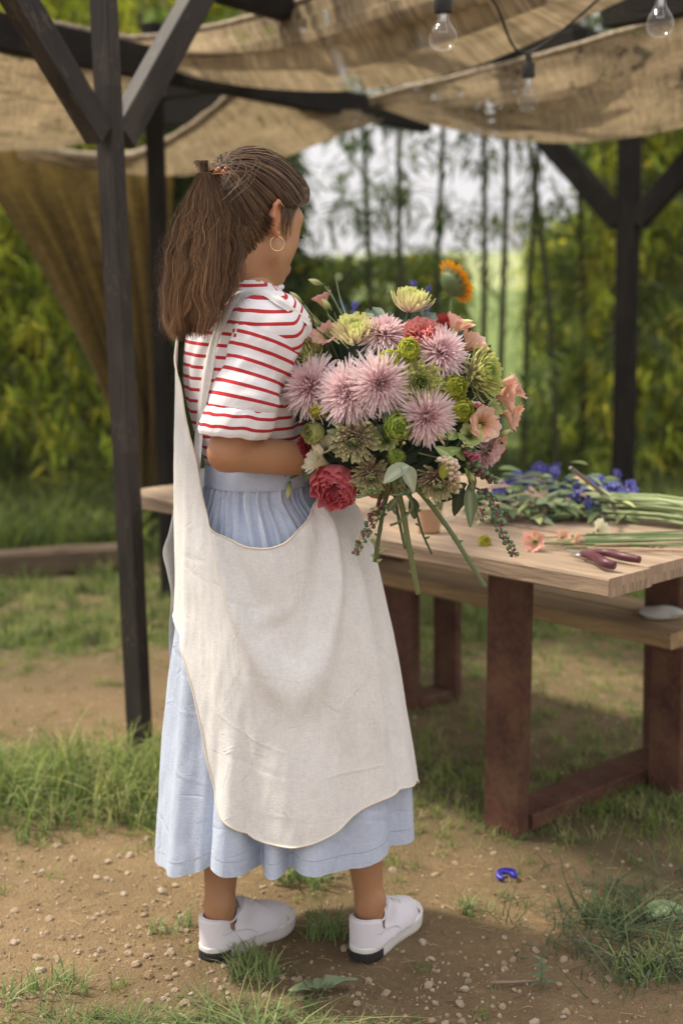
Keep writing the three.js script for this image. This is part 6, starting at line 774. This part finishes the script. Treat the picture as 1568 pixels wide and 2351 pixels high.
// cut stems under the hand
{ const st = (L, r0, c, off, nub) => { const g = new GB(), pts = curve(L.map(([u, v]) => dome(u, v, off)), 24); g.tube(pts, (q) => r0 * (1 - 0.15 * q) * (1 + 0.18 * gauss(((q * 4.3) % 1 - 0.5) * 12)), 9, c); for (let i = 0; i < nub; i++) { const q = 4 + Math.floor(i * 19 / nub), p = pts[q]; g.leaf(p, V3(i % 2 ? 1 : -1, 0.5, 0.5), V3(0, 0, 1), 0.012, 0.006, { color: [0.16, 0.22, 0.08], seg: 4 }); } const m = piece('stem', g.build().translate(-HOLD.x, -HOLD.y, -HOLD.z), M.stem, bouquet); return m; };
  st([[905, 1100], [924, 1170], [936, 1240], [948, 1305], [960, 1364]], 0.0058, [0.14, 0.16, 0.055], 0.05, 5); st([[930, 1090], [985, 1155], [1030, 1215], [1070, 1278], [1113, 1347]], 0.005, [0.12, 0.16, 0.06], 0.05, 5); st([[930, 1100], [955, 1175], [970, 1225], [991, 1272]], 0.0024, [0.06, 0.09, 0.045], 0.03, 4); st([[895, 1110], [880, 1170], [870, 1230], [860, 1290]], 0.0045, [0.1, 0.13, 0.05], 0.03, 3); st([[900, 1100], [915, 1190], [930, 1260]], 0.0032, [0.1, 0.13, 0.05], 0.03, 2); st([[880, 1120], [868, 1160], [862, 1200]], 0.004, [0.06, 0.08, 0.04], 0.02, 0); st([[915, 1110], [946, 1165], [912, 1200], [895, 1206]], 0.0028, [0.16, 0.22, 0.09], 0.05, 0);
  for (const [u, v, du, dv] of [[862, 1290, 14, -6], [868, 1270, 16, -10], [865, 1278, -14, -4], [862, 1250, -12, -12], [900, 1170, 20, 16]]) leafAt(u, v, u + du, v + dv, 9, 0.03, 0.035, lt, lt2); }
part('stem_bundle', stemG.build(), M.stem, bouquet).userData.kind = 'stuff';

// ------------------------------------------------------------------ things on the table
function at75(u, v, y = 0.752) { return aty(u, v, y); }
{ // pruning shears
  const p = at75(1370, 1288, 0.76), t = thing('pruning_shears', 'pruning shears with burgundy handles lying on the table corner', 'pruning shears', p), hm = std({ color: new THREE.Color().setRGB(0.09, 0.018, 0.03), roughness: 0.45 }), q = (u, v, y) => at75(u, v, y).sub(p);
  const h1 = new GB(); h1.tube(curve([q(1335, 1272, 0.766), q(1362, 1278, 0.768), q(1390, 1293, 0.768), q(1411, 1298, 0.766)], 24), (s) => 0.0095 * (0.75 + 0.45 * Math.sin(s * 2.6)), 10); piece('handle', h1.build(), hm, t);
  const h2 = new GB(); h2.tube(curve([q(1350, 1270, 0.764), q(1390, 1269, 0.766), q(1430, 1278, 0.766), q(1468, 1285, 0.764)], 24), (s) => 0.0085 * (0.75 + 0.45 * Math.sin(s * 2.6)), 10); piece('handle', h2.build(), hm, t);
  const b = new GB(); b.tube(curve([q(1345, 1273, 0.766), q(1325, 1268, 0.764), q(1300, 1262, 0.762)], 12), (s) => 0.008 * (1 - 0.7 * s), 6); piece('blade', b.build(), M.metal, t); const b2 = new GB(); b2.tube(curve([q(1350, 1271, 0.764), q(1330, 1275, 0.764), q(1310, 1272, 0.762)], 12), (s) => 0.006 * (1 - 0.8 * s), 6); piece('blade', b2.build(), M.metal, t);
}
{ // kraft paper pot and small things
  const p = at75(985, 1221), g = new GB(), pr = [[0, 0], [0.026, 0], [0.027, 0.004], [0.03, 0.05], [0.031, 0.052], [0.029, 0.052], [0.026, 0.006], [0, 0.006]]; g.grid(28, pr.length - 1, (a, b) => { const [r, h] = pr[Math.round(b * (pr.length - 1))]; return V3(Math.cos(a * 6.283) * r, h, Math.sin(a * 6.283) * r); }, { closeU: true }); const t = thing('paper_pot', 'small brown paper pot on the table behind the stems', 'pot', p); piece('wall', g.build(), std({ color: new THREE.Color().setRGB(0.42, 0.25, 0.14), roughness: 0.9, bumpMap: dirtBump, bumpScale: 0.001 }), t);
}
const tr = rng(321);
function lying(name, label, cat, group, u0, v0, u1, v1, build) { const a = at75(u0, v0), b = at75(u1, v1), t = thing(name, label, cat, a, group); build(t, b.clone().sub(a)); return t; }
const blossom = (() => { const g = new GB(); for (let i = 0; i < 6; i++) petalInto(g, { az: i * 1.047, th0: 1.0, curl: 0.4, len: 1, wid: 0.85, cup: 0.3, seg: 3, acr: 2, c0: [0.12, 0.1, 0.34], c1: [0.11, 0.12, 0.42], c2: [0.16, 0.17, 0.52], shape: 0.7, tip: 0.4 }); g.ball(V3(0, 0.15, 0), 0.2, [0.6, 0.58, 0.55], 6); return g.build(); })();
[[1180, 1148, 1250, 1128], [1230, 1150, 1168, 1172], [1330, 1178, 1385, 1150], [1350, 1196, 1300, 1178], [1375, 1185, 1420, 1172]].forEach(([u0, v0, u1, v1], i) => lying('delphinium', ['blue delphinium spike nearest the bouquet on the table', 'blue delphinium spike lying under the leaves at the back of the table', 'deep blue delphinium spike in the middle of the cut flowers', 'violet blue delphinium spike in front of the cut stems', 'blue delphinium spike before the right pergola post'][i], 'flower', null, u0, v0, u1, v1, (t, d) => { const s = new GB(); s.tube([V3(0, 0.02, 0), d.clone().multiplyScalar(0.5).add(V3(0, 0.05, 0)), d.clone().add(V3(0, 0.045, 0))], 0.003, 5, [0.12, 0.18, 0.06]); piece('stem', s.build(), M.stem, t); for (let k = 0; k < 22; k++) { const m = piece('blossom', blossom, M.petal, t); m.position.copy(d).multiplyScalar(k / 15).add(V3((tr() - 0.5) * 0.05, 0.035 + tr() * 0.045, (tr() - 0.5) * 0.05)); m.rotation.set(tr() * 3 - 1.5, tr() * 6, tr() * 3 - 1.5); m.scale.setScalar(0.017); } }));
lying('cut_stems', 'bundle of long pale green cut stems lying to the right across the table', 'stems', null, 1385, 1185, 1650, 1215, (t, d) => { for (let k = 0; k < 26; k++) { const g = new GB(), o = V3((tr() - 0.5) * 0.06, 0.01 + tr() * 0.05, (tr() - 0.5) * 0.14); g.tube([o, o.clone().addScaledVector(d, 0.5).add(V3(0, 0.01 * tr(), 0.02 * (tr() - 0.5))), o.clone().addScaledVector(d, 1).add(V3(0, 0, 0.08 * (tr() - 0.5)))], 0.0034, 6, jitc([0.3, 0.36, 0.17], tr, 0.25)); piece('stem', g.build(), M.stem, t); } });
lying('cut_stems', 'loose thin stems and flower stalks lying at the table end behind the shears', 'stems', null, 1250, 1255, 1600, 1250, (t, d) => { for (let k = 0; k < 20; k++) { const g = new GB(), o = V3((tr() - 0.3) * 0.16, 0.005 + tr() * 0.012, (tr() - 0.5) * 0.14), e = o.clone().addScaledVector(d, 0.7 + 0.4 * tr()).add(V3(0, 0, (tr() - 0.5) * 0.12)); g.tube([o, e], 0.0026, 5, jitc(k % 3 ? [0.16, 0.22, 0.09] : [0.5, 0.34, 0.22], tr, 0.2)); piece('stem', g.build(), M.stem, t); } });
lying('greenery', 'heap of cut grey green leaves among the blue flowers', 'foliage', null, 1120, 1185, 1400, 1180, (t, d) => { for (let k = 0; k < 260; k++) { const g = new GB(), o = d.clone().multiplyScalar(tr()).add(V3((tr() - 0.5) * 0.1, 0.008 + tr() * tr() * 0.12, (tr() - 0.5) * 0.26)), a = tr() * 6.28; g.leaf(V3(0, 0, 0), V3(Math.cos(a), 0.25 * tr(), Math.sin(a)), V3(0, 1, 0.4), mix(0.035, 0.1, tr()), mix(0.01, 0.03, tr()), { color: jitc([[0.2, 0.25, 0.13], [0.09, 0.14, 0.05], [0.14, 0.2, 0.06], [0.05, 0.09, 0.04], [0.3, 0.33, 0.14], [0.3, 0.2, 0.14]][Math.floor(tr() * 6)], tr, 0.3), bend: 0.6, seg: 4 }); const m = piece('leaf', g.build(), M.glossLeaf, t); m.position.copy(o); } });
lying('twig', 'grey twig rising out of the cut flowers towards the post', 'twig', null, 1335, 1170, 1310, 1068, (t) => { const g = new GB(), e = aty(1310, 1075, 0.93).sub(t.position), f = aty(1400, 1145, 0.8).sub(t.position); g.tube([e, e.clone().lerp(f, 0.5), f], 0.006, 6, [0.2, 0.16, 0.14]); piece('stick', g.build(), M.stem, t); });
function loose(name, set, u, v, s, f, label, cat = 'flower') { const p = at75(u, v, 0.752 + s * 0.55), t = thing(name, label, cat, p); t.quaternion.setFromUnitVectors(UP, face(f)); t.scale.setScalar(s); set.forEach(([n, g]) => piece(n, g, M.petal, t)); return t; }
loose('lisianthus', LP, 1226, 1243, 0.036, [-0.3, 0.2, 0.9], 'salmon pink lisianthus head lying on the table'); loose('ranunculus', RANY, 1113, 1242, 0.017, [0.2, 0.5, 0.8], 'small yellow green flower head on the table edge'); loose('lisianthus', LW, 1372, 1218, 0.03, [0.5, 0.4, 0.7], 'white flower head below the blue delphiniums'); loose('lisianthus', LPE, 1320, 1245, 0.026, [0.6, 0.3, 0.6], 'small peach flower head among the loose stems'); loose('lisianthus', LPE, 1290, 1233, 0.022, [0.1, 0.5, 0.8], 'tiny pale pink flower head right of the salmon one');
// flowers standing in a jar behind the bouquet
const jarP = aty(1010, 1195, 0.75);
{ const t = thing('glass_jar', 'clear glass jar of flowers standing on the table behind the bouquet', 'jar', jarP), g = new GB(), pr = [[0, 0], [0.045, 0], [0.05, 0.01], [0.05, 0.13], [0.042, 0.15], [0.044, 0.165]]; g.grid(28, pr.length - 1, (a, b) => { const [r, h] = pr[Math.round(b * (pr.length - 1))]; return V3(Math.cos(a * 6.283) * r, h, Math.sin(a * 6.283) * r); }, { closeU: true }); piece('wall', g.build(), M.glass, t);
  const stemF = (name, u, v, z, label, cat, make, f) => { const p = atz(u, v, jarP.z + z), q = thing(name, label, cat, jarP.clone().add(V3(0, 0.02, 0))), o = p.clone().sub(q.position), s = new GB(); s.tube(curve([V3(0, 0, 0), o.clone().multiplyScalar(0.5).add(V3(0, 0.06, 0)), o], 12), 0.004, 6, [0.13, 0.18, 0.07]); piece('stem', s.build(), M.stem, q); const h = new THREE.Group(); h.name = 'flower_head'; h.position.copy(o); h.quaternion.setFromUnitVectors(UP, face(f)); q.add(h); make(h); };
  const ray = new GB(); for (let i = 0; i < 30; i++) petalInto(ray, { az: i * 0.2094 + tr() * 0.1, r0: 0.028, h0: (i % 2) * 0.004, th0: 1.25 + 0.2 * tr(), curl: -0.1, len: 0.038, wid: 0.019, cup: 0.4, seg: 5, acr: 2, c0: [0.8, 0.28, 0.01], c1: [0.9, 0.38, 0.01], c2: [0.92, 0.45, 0.02], shape: 0.45, tip: 0.1 });
  const rayG = ray.build(), back = new GB(); back.ball(V3(0, -0.006, 0), 0.036, [0.1, 0.14, 0.05], 14, V3(1, 0.55, 1)); back.ball(V3(0, 0.006, 0), 0.033, [0.09, 0.05, 0.02], 14, V3(1, 0.4, 1)); for (let i = 0; i < 14; i++) back.leaf(V3(0, -0.012, 0), V3(Math.cos(i * 0.45), -0.2, Math.sin(i * 0.45)), UP, 0.06, 0.016, { bend: -1.2, color: [0.12, 0.17, 0.06] }); const backG = back.build();
  stemF('sunflower', 1040, 650, -0.02, 'orange yellow sunflower turned away, rising behind the bouquet', 'sunflower', (h) => { piece('ray_petals', rayG, M.petal, h); piece('disc', backG, M.stem, h); }, [0.72, 0.42, -0.4]);
  const dl = (h) => { for (let k = 0; k < 14; k++) { const m = piece('blossom', blossom, M.petal, h); m.position.set((tr() - 0.5) * 0.05, -0.09 + 0.011 * k, (tr() - 0.5) * 0.05); m.rotation.set(tr() * 3, tr() * 6, tr() * 3); m.scale.setScalar(0.012); } };
  stemF('delphinium', 968, 700, -0.03, 'dusky blue delphinium standing behind the top of the bouquet', 'flower', dl, [0, 1, 0]); stemF('delphinium', 812, 735, -0.05, 'dusky blue delphinium standing left of the tall chrysanthemum', 'flower', dl, [-0.2, 1, 0]); 
  const dg = new GB(); for (let i = 0; i < 60; i++) petalInto(dg, { az: i * GA, r0: 0.004, th0: mix(0.1, 1.7, i / 60), curl: -0.2, len: mix(0.015, 0.042, i / 60), wid: 0.016, cup: 0.5, seg: 4, acr: 2, c0: [0.3, 0.02, 0.03], c1: [0.42, 0.04, 0.05], c2: [0.5, 0.07, 0.07], shape: 0.6, tip: 0.3 }); const dgG = dg.build();
  stemF('dahlia', 1108, 815, 0.0, 'dark red dahlia behind the right side of the bouquet', 'flower', (h) => { piece('petals', dgG, M.petal, h); }, [0.7, 0.4, 0.3]); stemF('dahlia', 1022, 748, 0.0, 'orange red dahlia between the carnation and the pink lisianthus', 'flower', (h) => { piece('petals', dgG, M.petal, h); }, [0.2, 0.7, 0.5]);
}
renderer.render(scene, camera);
